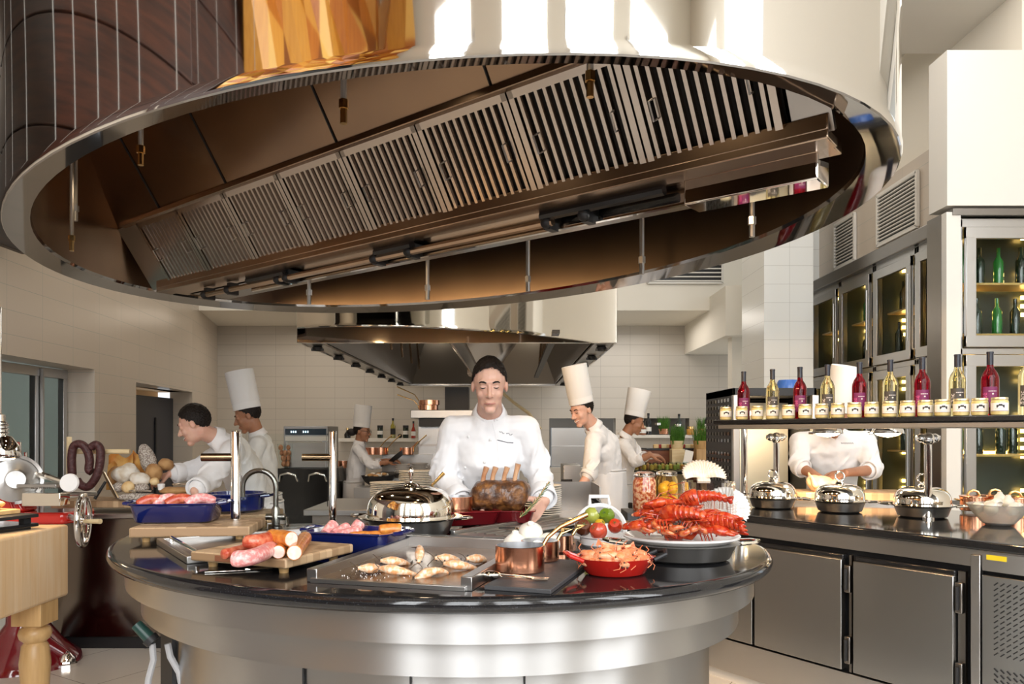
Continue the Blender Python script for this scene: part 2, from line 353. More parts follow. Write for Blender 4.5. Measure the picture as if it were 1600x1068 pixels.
# doorways in the side wall
b = MB()
xg = -4.46
for y in (4.85, 7.17, 7.25, 7.62): b.box((xg, y, 1.0), (.06, .06, 2.0), 0)
b.box((xg, 6.2, 1.97), (.07, 2.9, .09)); b.box((xg, 6.0, .1), (.06, 2.4, .2)); b.box((xg + .05, 7.21, 1.0), (.03, .025, 2.0), 1)
b.box((xg, 6.0, 1.0), (.012, 2.3, 1.85), 2); b.box((xg - .02, 7.45, 1.0), (.012, .4, 1.9), 2)
struct(b.build('door_1', [m_steel_flat, m_steel, m_pane], bev=.004))
b = MB(); b.box((-6.3, 6.6, 1.3), (.1, 4.6, 2.8)); b.box((-5.4, 8.2, 1.3), (1.8, .08, 2.8)); struct(b.build('trim_10', M('reflection_green_lining', (.62, .68, .62), .5)))  # colour lightened to stand for the tile reflection in the door glass
b = MB(); b.box((-4.84, 10.1, .94), (.06, 1.75, 1.88)); b.box((-4.80, 10.35, 1.0), (.02, .04, 1.2), 1); struct(b.build('door_2', [m_dark_grey, m_black], bev=.004))
b = MB(); b.box((-4.9, 9.8, 2.0), (.5, 2.4, .06)); b.box((-5.1, 9.8, 1.92), (.06, 2.4, .2)); struct(b.build('trim_11', M('glow_painted_lintel', (.80, .52, .26), .7)))  # warm light on the recess ceiling is put into this orange colour

# wall grilles
def grille(name, label, c, wid, hei, axis, n=14):
    t = thing(name, label, 'vent', c)
    f = MB(); s = MB()
    ax = V((0, 1, 0)) if axis == 'y' else V((1, 0, 0)); nr = V((-1, 0, 0)) if axis == 'y' else V((0, -1, 0))
    def bx(mb, a, z, la, lz, out=.01):
        d = (.03, la, lz) if axis == 'y' else (la, .03, lz); mb.box(ax * a + V((0, 0, z)) + nr * out, d)
    bx(f, 0, hei / 2, wid, .03); bx(f, 0, -hei / 2, wid, .03); bx(f, wid / 2, 0, .03, hei); bx(f, -wid / 2, 0, .03, hei)
    f.build('frame', m_white, t)
    k = MB(); bx(k, 0, 0, wid, hei, -.012); k.build('backing', m_black, t)
    for i in range(n): bx(s, 0, -hei / 2 + hei * (i + .5) / n, wid - .03, hei / n * .30)
    s.build('slats', m_white, t)
grille('wall_vent', 'wide louvred vent in the tiles above the wine cabinets', (3.69, 7.35, 3.52), .75, .5, 'y')
grille('wall_vent', 'narrow louvred vent next to the white box over the wine cabinets', (3.69, 6.48, 3.62), .34, .5, 'y')
grille('wall_vent', 'small louvred vent beside the tiled column', (3.69, 8.5, 3.5), .5, .5, 'y')
grille('wall_vent', 'flat grey vent in the cream bulkhead over the back wall', (2.55, 11.33, 3.78), 1.1, .36, 'x', 6)

# ================================================================== WINE CABINETS
m_inner = M('cabinet_lining', (.035, .045, .035), .35)
m_shelf = M('amber_shelf', (.45, .30, .10), .3)
BOT = [M('green_bottle_glass', (.02, .16, .03), .08, coat=.5), M('dark_bottle_glass', (.012, .025, .015), .08, coat=.5), M('amber_bottle_glass', (.20, .12, .02), .1, coat=.4)]
m_led = M('shelf_led', (1, .75, .3), .5, 0, emit=((1, .60, .16), 12))
def wine_bottle_mesh(i):
    mb = MB(); mb.lathe([(0, 0), (.036, 0), (.038, .01), (.038, .19), (.014, .235), (.014, .30), (0, .30)], 10)
    o = mb.build('wine_bottle', BOT[i]); return tag(o, 'wine bottle standing on a lit shelf inside a glass cabinet', 'bottle', 'bottles inside the wine cabinets')
protoB = [None, None, None]
def wine_unit(label, o, rz, wid, split=2.03, top=3.06, dep=.55, post=True):
    """local: x along the front, y into the cabinet"""
    t = thing('wine_cabinet', label, 'wine cabinet', o, rz, 'steel and glass wine cabinets')
    c = MB(); c.box((wid / 2, dep, top / 2), (wid, .03, top)); c.box((.015, dep / 2 + .04, top / 2), (.03, dep - .06, top)); c.box((wid - .015, dep / 2 + .04, top / 2), (.03, dep - .06, top))
    c.box((wid / 2, dep / 2 + .03, top - .015), (wid, dep - .06, .03)); c.box((wid / 2, dep / 2 + .03, .1), (wid, dep - .06, .2)); c.build('cabinet', m_inner, t)
    f = MB(); f.box((wid / 2, .03, top - .03), (wid, .06, .07)); f.box((wid / 2, .03, split), (wid, .06, .05)); f.box((.02, .03, top / 2), (.04, .06, top)); f.box((wid - .02, .03, top / 2), (.04, .06, top)); f.box((wid / 2, .03, .12), (wid, .06, .24))
    f.build('face_frame', m_steel_flat, t, bev=.004)
    for z0, z1 in ((.26, split - .03), (split + .03, top - .07)):
        d = MB(); m = (z0 + z1) / 2; h = z1 - z0
        for x in (.085, wid - .085): d.box((x, -.02, m), (.08, .035, h))
        for z in (z0 + .045, z1 - .045): d.box((wid / 2, -.02, z), (wid - .09, .036, .09))
        dr = d.build('door', m_steel_flat, t, bev=.004)
        MB().box((wid / 2, -.02, m), (wid - .2, .008, h - .14)).build('pane', m_pane, dr)
        MB().tube([(wid - .05, -.055, m - .3), (wid - .05, -.055, m + .3)], .009, 8).build('handle', m_steel, dr)
        for q in (.12, .55):
            zs = z0 + h * q
            sh = MB(); sh.box((wid / 2, dep * .55, zs), (wid - .08, dep * .7, .015)); sh.build('shelf', m_shelf, t)
            for k in range(6):
                x = .13 + (wid - .26) * k / 5; y = .17 + .12 * rng.random(); i = rng.choice((0, 1, 1, 1, 2))
                p = V(o) + Matrix.Rotation(rz, 3, 'Z') @ V((x, y, zs + .009))
                if protoB[i] is None: protoB[i] = wine_bottle_mesh(i); protoB[i].location = p
                else: dup(protoB[i], p)
        l = MB()
        for k in range(int(h / .07)): 
            if k % 9 > 2:
                l.box((.05, dep * .5, z0 + .1 + k * .07), (.015, .045, .03))
                for q in (.3, .72): l.box((wid * q, dep - .06, z0 + .1 + k * .07), (.05, .015, .03))
        l.box((wid * .4, dep - .05, z0 + h * .56), (wid * .5, .012, .02)); l.build('shelf_light', m_led, t)
RZ = -PI / 2
wine_unit('dark wine cabinet next to the tiled column', (3.62, 9.27, 0), RZ, .80)
wine_unit('wine cabinet second along from the tiled column', (3.62, 8.47, 0), RZ, .80)
wine_unit('wine cabinet third along from the tiled column', (3.62, 7.67, 0), RZ, .80)
wine_unit('wine cabinet beside the white pillar frame, fourth from the column', (3.62, 6.87, 0), RZ, .44)
wine_unit('broad wine cabinet facing the counter below the white wall box', (3.47, 5.98, 0), 0, 1.05, dep=.42)
b = MB(); b.box((3.62, 7.7, 3.125), (.12, 3.2, .13)); struct(b.build('trim_12', m_steel_dark, bev=.01))
b = MB(); b.box((3.41, 5.98, 1.55), (.11, .1, 3.1), 1); b.box((3.36, 6.1, 1.55), (.02, .2, 3.1), 0); b.box((4.7, 5.97, 3.1), (2.6, .1, .05), 0); b.box((4.9, 6.1, 1.55), (.7, .2, 3.1), 1); struct(b.build('trim_13', [m_steel_dark, m_white]))

# ================================================================== THE BIG OVAL HOOD
HC = V((-.593, 3.82, 0)); HA, HB = 2.318, 1.59
eu = V((-.7071, .7071, 0)); ev = V((.7071, .7071, 0))       # axes of the oval
fu = V((-.781, .624, 0)); fn = V((.624, .781, 0))           # direction of the filter bank / away from the guests
def oval(da, z, n=96): return [HC + eu * (HA + da) * math.cos(2 * PI * i / n) + ev * (HB + da) * math.sin(2 * PI * i / n) + V((0, 0, z)) for i in range(n)]
hood = thing('extractor_hood', 'huge polished steel oval hood hanging over the island counter', 'extractor hood', (HC.x, HC.y, 2.3))
b = MB(); b.loft([oval(0, 2.305), oval(.004, 2.32), oval(0, 2.34), oval(0, 3.3), oval(0, 4.3)], cap=False); b.loft([oval(-.03, 4.3), oval(-.03, 3.58)], cap=False); b.build('shell', m_mirror, hood, world=True, ang=180)
b = MB(); b.loft([oval(0, 2.305), oval(-.004, 2.301), oval(-.106, 2.330), oval(-.112, 2.345)], cap=False); b.build('rim_band', m_rim, hood, world=True, ang=15)
b = MB(); b.loft([oval(-.112, 2.345), oval(-.112, 3.55)], cap=False); b.build('inner_wall', m_steel_warm, hood, world=True, ang=180)
b = MB(); b.loft([oval(-.112, 3.55), oval(-.112, 3.57)]); b.build('ceiling_plate', m_steel_dark, hood, world=True)
def HP(t, s, z): return HC + fu * t + fn * s + V((0, 0, z))
def s_edge(t):                                             # where the line of constant t meets the inner wall on the guests' side
    s_ = -.41
    while s_ > -1.5:
        q = HP(t, s_, 0) - HC
        if math.hypot(q.dot(eu) / (HA - .113), q.dot(ev) / (HB - .113)) >= 1: break
        s_ -= .005
    return s_
SLP = .345 / .225
b = MB(); rows = []
for i in range(101):
    t = -2.0 + 4.06 * i / 100; se = max(s_edge(t), -.95); rows.append([HP(t, -.41 + (se + .41) * k / 6, 2.665 + SLP * (.0 - (se + .41)) * k / 6) for k in range(7)])
b.loft([[p for p in r] + [p + V((.0, .012, .012)) for p in reversed(r)] for r in rows]); b.build('front_panel', M('bronzed_panel', (.27, .19, .14), .24, 1, bump=(3, .03), noise=(1.6, (.36, .25, .17), .3, .7)), hood, world=True)
for t in (-1.0, -.1, .8, 1.5):
    se = max(s_edge(t), -.95); MB().tube([HP(t, -.42, 2.675), HP(t, se + .01, 2.66 - SLP * (se + .41) - .012)], .005, 6).build('panel_seam', m_black, hood, world=True)
m_slat = M('baffle_steel', (.56, .50, .45), .22, 1, bump=(3, .03))
for k in range(8):
    t0 = 1.80 - k * .478; top = HP(t0, -.41, 2.66); bot = HP(t0, -.185, 2.315); sl = (bot - top); Ls = sl.length; sl.normalize()
    nr = fu.cross(sl).normalized(); nr = -nr if nr.y > 0 else nr
    FM = frame(-fu, sl, (-fu).cross(sl), top); sg = 1 if (-fu).cross(sl).dot(nr) > 0 else -1
    f = MB(); W = .470
    f.box((W / 2, .015, 0), (W, .03, .03)); f.box((W / 2, Ls - .015, 0), (W, .03, .03)); f.box((.012, Ls / 2, 0), (.024, Ls, .03)); f.box((W - .012, Ls / 2, 0), (.024, Ls, .03))
    f.box((W / 2, Ls / 2, -.04 * sg), (W, Ls, .006), 1)
    for j in range(11):
        x = .042 + j * (W - .084) / 10
        f.prism([(x - .011, -.004 * sg), (x + .011, -.004 * sg), (x + .007, .012 * sg), (x - .007, .012 * sg)], .03, Ls - .03, 0, frame((1, 0, 0), (0, 0, 1), (0, 1, 0)))
    f.v = [FM @ v for v in f.v]
    fo = f.build('baffle_filter', [m_slat, m_black], hood, world=True)
    for x in (.07, W - .07):
        hb = MB(); hb.tube([(x, Ls * .42, .012 * sg), (x, Ls * .42, .04 * sg), (x, Ls * .58, .04 * sg), (x, Ls * .58, .012 * sg)], .004, 6, M4=FM); h = hb.build('handle', m_steel, fo, world=False)
        h.matrix_parent_inverse = WM[hood].inverted() @ Matrix.Identity(4); h.matrix_parent_inverse = Matrix.Identity(4)
for t0, t1 in ((1.82, 2.06), (-2.04, -2.16)):
    b = MB(); a = [HP(t0, -.41, 2.66), HP(t1, -.41, 2.66), HP(t1, -.185, 2.315), HP(t0, -.185, 2.315)]; b.add(a + [p + V((.01, .01, .01)) for p in a], [(0, 1, 2, 3), (7, 6, 5, 4), (0, 4, 5, 1), (1, 5, 6, 2), (2, 6, 7, 3), (3, 7, 4, 0)])
    b.build('end_plate', m_steel_flat, hood, world=True)
HM = frame(fu, fn, (0, 0, 1), HC)
b = MB(); b.box((-.1, -.17, 2.30), (4.1, .1, .03), 0, HM); b.box((-.08, -.06, 2.32), (4.1, .12, .04), 0, HM); b.box((-.1, -.215, 2.335), (4.1, .012, .05), 0, HM); b.box((-.1, -.43, 2.665), (4.1, .04, .03), 0, HM); b.build('grease_trough', m_steel_warm, hood, world=True, bev=.004)
b = MB(); b.prism([(-.03, 2.30), (.25, 2.30), (.25, 3.54), (.22, 3.54), (.22, 2.33), (-.03, 2.33)], -2.0, 1.9, 0, HM @ frame((0, 1, 0), (0, 0, 1), (1, 0, 0))); b.build('plenum', m_steel_dark, hood, world=True)
b = MB(); b.box((-.35, -.045, 2.265), (3.0, .02, .08), 0, HM); b.build('mirror_strip', m_mirror, hood, world=True)
b = MB(); b.box((-1.86, -.06, 2.255), (.46, .12, .11), 0, HM); b.build('lamp_housing', m_mirror, hood, world=True, bev=.006)
b = MB(); b.tube([HP(1.62, -.10, 2.245), HP(-1.05, -.10, 2.245)], .016, 8); b.build('pipe', m_steel_warm, hood, world=True)
for t in (1.58, 1.32, .82, .74, .02, -.22, -1.02, -1.2):
    b = MB(); b.box((t, -.07, 2.255), (.03, .06, .07), 0, HM); b.ell(HP(t, -.105, 2.245), .024); b.build('pipe_clamp', m_black, hood, world=True)
for ta, tb in ((-1.0, -1.55), (.74, 1.1), (0, -.25)): MB().tube([HP(ta, -.11, 2.272), HP(tb, -.11, 2.272)], .02, 8).build('valve_rod', m_blackgloss, hood, world=True)
for px, py, d, ln, br in ((112, 392, 4.0, .62, 1), (118, 345, 4.05, .62, 0), (220, 258, 3.2, .62, 1), (537, 193, 2.6, .62, 1), (922, 152, 2.4, .62, 1), (483, 475, 4.3, .18, 0), (668, 468, 4.25, .28, 0), (825, 455, 4.1, .3, 0), (1003, 428, 3.55, .32, 0), (1175, 370, 3.1, .27, 0)):
    p = P(px, py, d); b = MB(); b.tube([p, p + V((0, 0, .05))], .012, 8, br); b.tube([p + V((0, 0, .05)), p + V((0, 0, .08))], .017, 6, br); b.tube([p + V((0, 0, .08)), p + V((0, 0, ln))], .011, 8, 0); b.build('spray_nozzle', [m_steel, m_brass], hood, world=True)
for t in (1.0, .1, -.8, -1.6):
    l = HP(t, -.02, 2.27); spot('hood_spot', l + fn * .04, l + fn * 1.3 + V((0, 0, -.55)), 42, (1, .62, .30), 2.2, .8)
for t in (1.3, .3, -.7, -1.6):
    l = HP(t, -.75, 2.8); spot('hood_downlight', l, l + V((0, 0, -1)), 5, (1, .74, .46), 2.4, .8)

# ================================================================== REAR HOOD
rh = thing('range_hood', 'boxy polished hood over the cook line by the back wall', 'extractor hood', (-.44, 9.1, 2.118))
x0, x1, y0, y1, z0, z1 = -1.726, .837, 6.2, 12.0, 2.118, 3.25
b = MB()
for x in (x0, x1): b.box((x, (y0 + y1) / 2, (z0 + z1) / 2), (.02, y1 - y0, z1 - z0))
for y in (y0, y1): b.box(((x0 + x1) / 2, y, (z0 + z1) / 2), (x1 - x0 + .02, .02, z1 - z0))
b.box(((x0 + x1) / 2, 9.1, z1), (x1 - x0, y1 - y0, .02)); b.build('shell', m_mirror, rh, world=True, bev=.004)
b = MB()
for x, sx in ((x0 + .08, .16), (x1 - .08, .16)): b.box((x, 9.1, z0 + .02), (sx, y1 - y0 - .04, .02))
for y in (y0 + .05, y1 - .05): b.box((-.44, y, z0 + .021), (x1 - x0 - .04, .1, .02))
b.box((-.44, 9.1, z0 + .022), (.09, y1 - y0 - .04, .03)); b.build('rim_frame', m_steel_flat, rh, world=True)
for sd in (-1, 1):
    b = MB(); xa = -.44 + sd * .05; xb = -.44 + sd * .62
    b.add([(xa, 6.3, z0 + .04), (xa, 11.9, z0 + .04), (xb, 11.9, 2.95), (xb, 6.3, 2.95)], [(0, 1, 2, 3)], 1)
    for j in range(64):
        y = 6.35 + j * .086; b.tube([(xa, y, z0 + .03), (xb, y, 2.93)], .02, 5)
    b.build('baffle_filter', [m_slat, m_black], rh, world=True)
    b = MB(); xo = (x0 if sd < 0 else x1) - sd * .17
    b.add([(xo, 6.3, z0 + .03), (xo, 11.9, z0 + .03), (xo - sd * .3, 11.9, 2.95), (xo - sd * .3, 6.3, 2.95)], [(0, 1, 2, 3)]); b.build('side_panel', m_steel_dark, rh, world=True)
    b = MB(); b.add([(xa, 11.9, z0 + .03), (xo, 11.9, z0 + .03), (xo, 11.6, 2.95), (xa, 11.6, 2.95)], [(0, 1, 2, 3)]); b.build('end_panel', m_steel_dark, rh, world=True)
    b = MB(); b.lathe([(0, 2.80), (.07, 2.80), (.08, 2.84), (0, 2.84)], 16, 0, T(-.44 + sd * .75, 7.2, 0)); b.build('lamp', m_yellowlight, rh, world=True)
    l = V((-.44 + sd * .75, 7.2, 2.78)); spot('range_hood_lamp', l, l + V((0, .3, -2)), 10, (1, .78, .5), 2.0, .8); l = V((-.44 + sd * .8, 10.6, 2.3)); spot('range_hood_fill', l, l + V((-sd * .5, .6, .6)), 5, (1, .85, .65), 2.6, .9)  # second spot is an added fill brightening the hood inside, no lamp there
    for j in range(7):
        y = 6.5 + j * .8; k = MB(); k.lathe([(0, -.03), (.035, -.03), (.045, 0), (.03, .012), (0, .012)], 10, 0, T((x0 if sd < 0 else x1) - sd * .08, y, z0)); k.box(((x0 if sd < 0 else x1) - sd * .08, y, z0 - .02), (.1, .03, .02)); k.build('control_knob', m_black, rh, world=True)
    for j in range(5):
        y = 7 + j * .8; MB().tube([(-.44 + sd * .85, y, 2.9), (-.44 + sd * .8, y + .1, 2.25)], .014, 6).build('spray_nozzle', m_steel_warm, rh, world=True)
b = MB(); b.box((.35, 8.6, 2.2), (.06, 5.0, .03)); b.build('rail', m_black, rh, world=True)
b = MB(); b.box((-.44, 10.4, 2.32), (.3, .5, .3)); b.build('service_box', m_steel_warm, rh, world=True)
# ================================================================== THE ISLAND
IC = V((-.31, 2.95, 0)); IA, IB = 1.247, 1.04; ia = math.radians(150)
iu = V((math.cos(ia), math.sin(ia), 0)); iv = V((-iu.y, iu.x, 0))
CH_P, CH_D = V((-.1, 3.52, 0)), V((1, .17, 0)).normalized(); CH_N = V((-CH_D.y, CH_D.x, 0))   # straight back edge on the cooks' side
def island_outline(off, n=120):
    out = []
    for i in range(n):
        p = IC + iu * (IA - off) * math.cos(2 * PI * i / n) + iv * (IB - off) * math.sin(2 * PI * i / n)
        q = (p - CH_P).dot(CH_N) + off * .6
        if q > 0: p = p - CH_N * q
        out.append(p)
    return out
def iring(off, z): return [(p.x, p.y, z) for p in island_outline(off)]
TOP = 1.0
isl = thing('island_counter', 'round cooking island banded in brushed steel under a black granite top', 'counter', (IC.x, IC.y, 0))
b = MB(); b.loft([iring(.01, .958), iring(0, .968), iring(-.004, .98), iring(0, .992), iring(.009, .9995), iring(.02, TOP)]); b.build('worktop', m_granite, isl, world=True, ang=75)
b = MB(); b.loft([iring(.055, .872), iring(.055, .957)]); b.build('upper_band', m_steel, isl, world=True)
b = MB(); b.loft([iring(.105, .775), iring(.105, .873)]); b.build('lower_band', m_steel, isl, world=True)
b = MB(); b.loft([iring(.20, .1), iring(.20, .776)]); b.build('base_cabinet', m_steel, isl, world=True)
b = MB(); b.loft([iring(.27, 0), iring(.27, .1)]); b.build('plinth', m_black, isl, world=True)
for pxx in (475, 655, 820):
    k = G(pxx, 1060, .70)
    o = min(island_outline(.20), key=lambda p: (p - V((k.x, k.y, 0))).length)
    MB().box((o.x, o.y - .004, .44), (.004, .008, .66)).build('door_gap', m_black, isl, world=True)
b = MB()
o = min(island_outline(.20), key=lambda p: abs(math.atan2(p.x, p.y) - math.atan2((272 - 800) / F, 1)) + (5 if p.y > 3 else 0))
b.box((o.x, o.y + .01, .50), (.09, .06, .5), rz=-.75); b.build('service_hatch', m_black, isl, world=True)
m_grey_hose = M('grey_hose', (.42, .42, .43), .4)
for i, pts in enumerate((((238, 1005), (240, 1030), (232, 1060), (228, 1110)), ((262, 1005), (266, 1025), (280, 1050), (292, 1110)))):
    q = [P(x, y, o.y - .07) for x, y in pts]
    h = MB().tube([q[0]] + [q[0].lerp(q[1], t) for t in (.5,)] + q[1:], .011, 8).build('power_cable', m_grey_hose)
    tag(h, ('grey power cable hanging from the green plug under the island', 'grey power cable curving down behind the green plug')[i], 'cable')
a = P(213, 975, o.y - .07); e = P(240, 1003, o.y - .07)
pl = thing('power_plug', 'dark green industrial plug pushed into the island socket', 'plug', a)
MB().tube([a, a.lerp(e, .75)], [.018, .02], 12).build('body', M('green_plastic', (.012, .05, .04), .35), pl, world=True)
MB().tube([a.lerp(e, .75), e], [.026, .024], 12).build('collar', m_black, pl, world=True)

# ---- griddle with raised rails
gF = G(490, 908, TOP); gu = V((.964, -.264, 0)); gv = V((.264, .964, 0)); gw, gl = .435, .64
GM = frame(gu, gv, (0, 0, 1), gF)
m_griddle = M('seasoned_griddle', (.15, .085, .045), .22, .6, noise=(5, (.26, .16, .09), .3, .7), bump=(30, .1))
gr = thing('griddle', 'flat built-in griddle with steel rails and an oily brown plate', 'griddle', gF)
MB().box((gw / 2, gl / 2, .004), (gw, gl, .012), 0, GM).build('plate', m_griddle, gr, world=True)
b = MB(); b.box((0, gl / 2 - .01, .018), (.03, gl, .036), 0, GM); b.build('rail', m_steel_flat, gr, world=True, bev=.002)
b = MB(); b.box((gw, gl / 2 - .01, .018), (.03, gl, .036), 0, GM); b.build('rail', m_steel_flat, gr, world=True, bev=.002)
b = MB(); b.box((gw / 2, gl - .02, .022), (gw + .03, .012, .044), 0, GM); b.build('rail', m_steel_flat, gr, world=True, bev=.002)
b = MB(); b.box((gw / 2, -.012, .006), (gw, .014, .012), 0, GM); b.build('front_lip', m_steel_flat, gr, world=True, bev=.001)
b = MB(); b.box((gw / 2, gl + .045, .02), (gw + .03, .006, .04), 0, GM)
for q in (0, .3, .62, 1): b.box((gw * q, gl + .015, .03), (.006, .06, .02), 0, GM)
b.box((gw / 2, gl + .015, .004), (gw, .06, .008), 0, GM); b.build('grease_channel', m_steel_flat, gr, world=True)

# ---- prawns (two looks): curved tapering body with tail fan, feelers
def prawn_mb(L=.10, bend=1.5, fan=.13, fl=.28, nl=4):
    mb = MB(); n = 12; R = L / bend; pts = []; rs = []
    for i in range(n + 1):
        a = bend * i / n; pts.append(V((R * math.sin(a) - R * math.sin(bend / 2), 0, R * math.cos(a) - R * math.cos(bend / 2)))); t = i / n
        rs.append(L * (.045 + .095 * math.sin(min(1, t * 2.2) * PI / 2) if t < .3 else .135 - .10 * (t - .3) / .7) * (1 + .06 * (i % 2)))
    mb.tube(pts, rs, 10, 0); e = pts[-1]; d = (pts[-1] - pts[-2]).normalized()
    for s in (-1, 0, 1):
        q = e + d * L * fan + V((0, s * L * fan * .5, 0)); mb.loft([[e + V((0, -.003, 0)), e + V((0, .003, 0)), e + V((0, .003, .003)), e + V((0, -.003, .003))], [q + V((0, -.004, 0)), q + V((0, .004, 0)), q + V((0, .004, .002)), q + V((0, -.004, .002))]], 1)
    h = pts[0]
    for s in (-1, 1):
        mb.tube([h, h + V((-L * fl * .5, s * .010, .008)), h + V((-L * fl, s * .02, -.004))], .0012, 4, 1); mb.ell(h + V((.004, s * .008, .006)), .0025, 2, seg=6, rings=4)
    for k in range(nl):
        p = pts[3 + k]; mb.tube([p, p + V((-.006, .005, -.012 * L / .1)), p + V((-.009, .007, -.015 * L / .1))], .0012, 4, 1)
    return mb
m_prawn = M('cooked_prawn', (.86, .27, .10), .3, 0, coat=.3, noise=(42, (.93, .54, .33), .38, .66), bump=(120, .2))
m_prawnleg = M('prawn_leg', (.86, .27, .12), .4)
m_grey_prawn = M('seared_prawn', (.55, .40, .26), .3, 0, coat=.4, noise=(60, (.84, .74, .58), .35, .62), stops=((.42, (.78, .34, .12)),))
m_char = M('charred_shell', (.10, .07, .05), .4)
gp = prawn_mb(.11, 1.3, .24, .2).build('prawn', [m_grey_prawn, m_char, m_black])
spots_ = [(x + .03, y, a, t, s) for x, y, a, t, s in [(.105, .10, .3, 0, 'nearest the griddle rail beside the cutting board'), (.18, .085, -.4, 0, 'lying second in the front line on the griddle'), (.27, .10, .5, 0, 'with its tail raised near the griddle front'), (.17, .26, 1.4, .9, 'standing tail up in the middle of the griddle'), (.12, .22, .1, 0, 'lying flat halfway up the griddle'), (.25, .31, .2, 0, 'at the back of the griddle, curled'), (.335, .33, .4, 0, 'with a dark tail toward the back rail'), (.32, .21, -.2, 0, 'orange side down by the griddle rail next to the slate')]]
for i, (x, y, a, tilt, tx) in enumerate(spots_):
    p = GM @ V((x, y, .024 + (.03 if tilt else 0)))
    L = 'seared grey prawn ' + tx
    if i == 0: gp.location = p; tag(gp, L, 'prawn', 'prawns searing on the griddle'); gp.rotation_euler = (PI / 2 - .35, 0, a)
    else: dup(gp, p, rot=((PI / 2 - .35) * (1 if not tilt else .4), -tilt, a) if i not in (2,) else (.5, -.7, .3), label=L)
b = MB()
for i in range(70):
    x, y = random.gauss(.12, .06), random.gauss(.07, .05)
    if .02 < x < gw - .02 and .01 < y < gl - .05: b.ell(GM @ V((x, y, .011)), random.uniform(.0008, .0018), seg=6, rings=4)
o = tag(b.build('salt_grains', m_ceramic), 'coarse white salt scattered on the front of the griddle', 'salt'); o['kind'] = 'stuff'

# ---- cutting boards
def board(label, o, u, lw, ll, th=.03, leg=.022, plate=True, mat=None, group=None):
    """o = front corner on the counter, u = direction of the front edge"""
    u = V(u).normalized(); v = V((-u.y, u.x, 0)); a = math.atan2(u.y, u.x)
    t = thing('cutting_board', label, 'cutting board', o, a, group)
    MB().box((lw / 2, ll / 2, leg + th / 2), (lw, ll, th)).build('block', mat or m_endgrain, t, bev=.006, bseg=3)
    for x in (.045, lw - .045):
        for y in (.045, ll - .045): MB().lathe([(0, 0), (.013, 0), (.016, leg), (0, leg)], 14, 0, T(x, y, 0)).build('foot', m_honey, t)
    if plate: MB().box((lw * .36, -.001, leg + th * .5), (.06, .004, th * .62)).build('name_plate', M('brown_leather_plate', (.26, .10, .05), .5), t, bev=.0015)
    return t
A = G(297, 886, TOP); B_ = G(447, 900, TOP)
bdF = board('end-grain chopping board piled with sausages at the island front', A, B_ - A, .355, .32, .028, .02)
BA = math.atan2((B_ - A).y, (B_ - A).x)
A2 = G(190, 852, TOP); B2 = G(333, 848, TOP)
board('end-grain chopping board under the blue tray at the island rim', A2 + V((0.0, .05, 0)), V((1, .12, 0)), .42, .30, .036, .02, plate=False)
board('end-grain chopping board under the round blue pot', V((-1.40, 3.17, TOP)), V((1, .12, 0)), .40, .26, .036, .02, plate=False)

# ---- sausages
def sausage(name, label, pts, r, mats, cut=None, group=None, seed=0):
    pts = [V(p) for p in pts]; n = 14; c = []
    for i in range(n + 1):
        t = i / n; c.append(pts[0] * (1 - t) ** 2 + pts[1] * 2 * t * (1 - t) + pts[2] * t * t)
    rs = []
    for i in range(n + 1):
        t = i / n; e = min(t, 1 - t) * 14
        k = math.sqrt(max(0, 1 - (1 - min(1, e / 1.6)) ** 2)) if not (cut and ((cut > 0 and t > .5) or (cut == 2))) else 1
        rs.append(max(.002, r * k * (1 + .05 * wob((t * 5, seed, 0), 1, 1))))
    o = c[0].copy(); mb = MB(); mb.tube([p - o for p in c], rs, 18)
    ob = mb.build(name, mats[0], loc=o, ang=50)
    if cut:
        ends = [(c[-1], (c[-1] - c[-2]).normalized())] + ([(c[0], (c[0] - c[1]).normalized())] if cut == 2 else [])
        for p, d in ends: MB().lathe([(0, -.001), (r * .93, -.001), (r * .9, .002), (0, .0025)], 18, 0, aim(p - o, d)).build('cut_face', mats[1], ob)
    return tag(ob, label, 'sausage', group)
m_pink = M('raw_pink_sausage', (.75, .25, .24), .32, 0, coat=.4, noise=(90, (.90, .60, .56), .45, .68))
m_chorizo = M('red_chorizo', (.46, .05, .022), .3, 0, coat=.35, noise=(55, (.72, .24, .13), .40, .7), bump=(60, .15))
m_smoked = M('smoked_sausage', (.50, .12, .016), .3, 0, coat=.3, noise=(48, (.72, .29, .05), .36, .68), bump=(70, .25))
m_cutface = M('sausage_filling', (.86, .62, .52), .5, 0, noise=(60, (.92, .78, .70), .4, .65))
BT = TOP + .048
def bp(px, py, z=.0): return G(px, py, BT + z)
SG = 'sausages on the chopping board'
sausage('sausage', 'plump raw pink sausage at the board front', [bp(362, 872, .022), bp(400, 876, .022), bp(428, 852, .022)], .022, [m_pink], None, SG)
sausage('sausage', 'red chorizo end poking out behind the pink sausage', [bp(348, 866, .015), bp(365, 862, .016), bp(385, 856, .016)], .015, [m_chorizo], None, SG, 1)
sausage('sausage', 'red chorizo lying on top of the pink sausage', [bp(384, 846, .046), bp(405, 848, .048), bp(427, 838, .046)], .021, [m_chorizo], None, SG, 2)
sausage('sausage', 'smoked orange sausage topmost in the pile with its cut end showing', [bp(420, 838, .05), bp(436, 838, .052), bp(455, 842, .05)], .022, [m_smoked, m_cutface], 1, SG, 3)
sausage('sausage', 'short smoked sausage under the topmost one, cut end forward', [bp(447, 842, .018), bp(444, 852, .018), bp(435, 862, .018)], .019, [m_smoked, m_cutface], 1, SG, 4)
sausage('sausage', 'smoked orange sausage at the edge of the pile beside the blue dish', [bp(478, 838, .02), bp(470, 850, .02), bp(460, 863, .02)], .021, [m_smoked, m_cutface], 1, SG, 5)

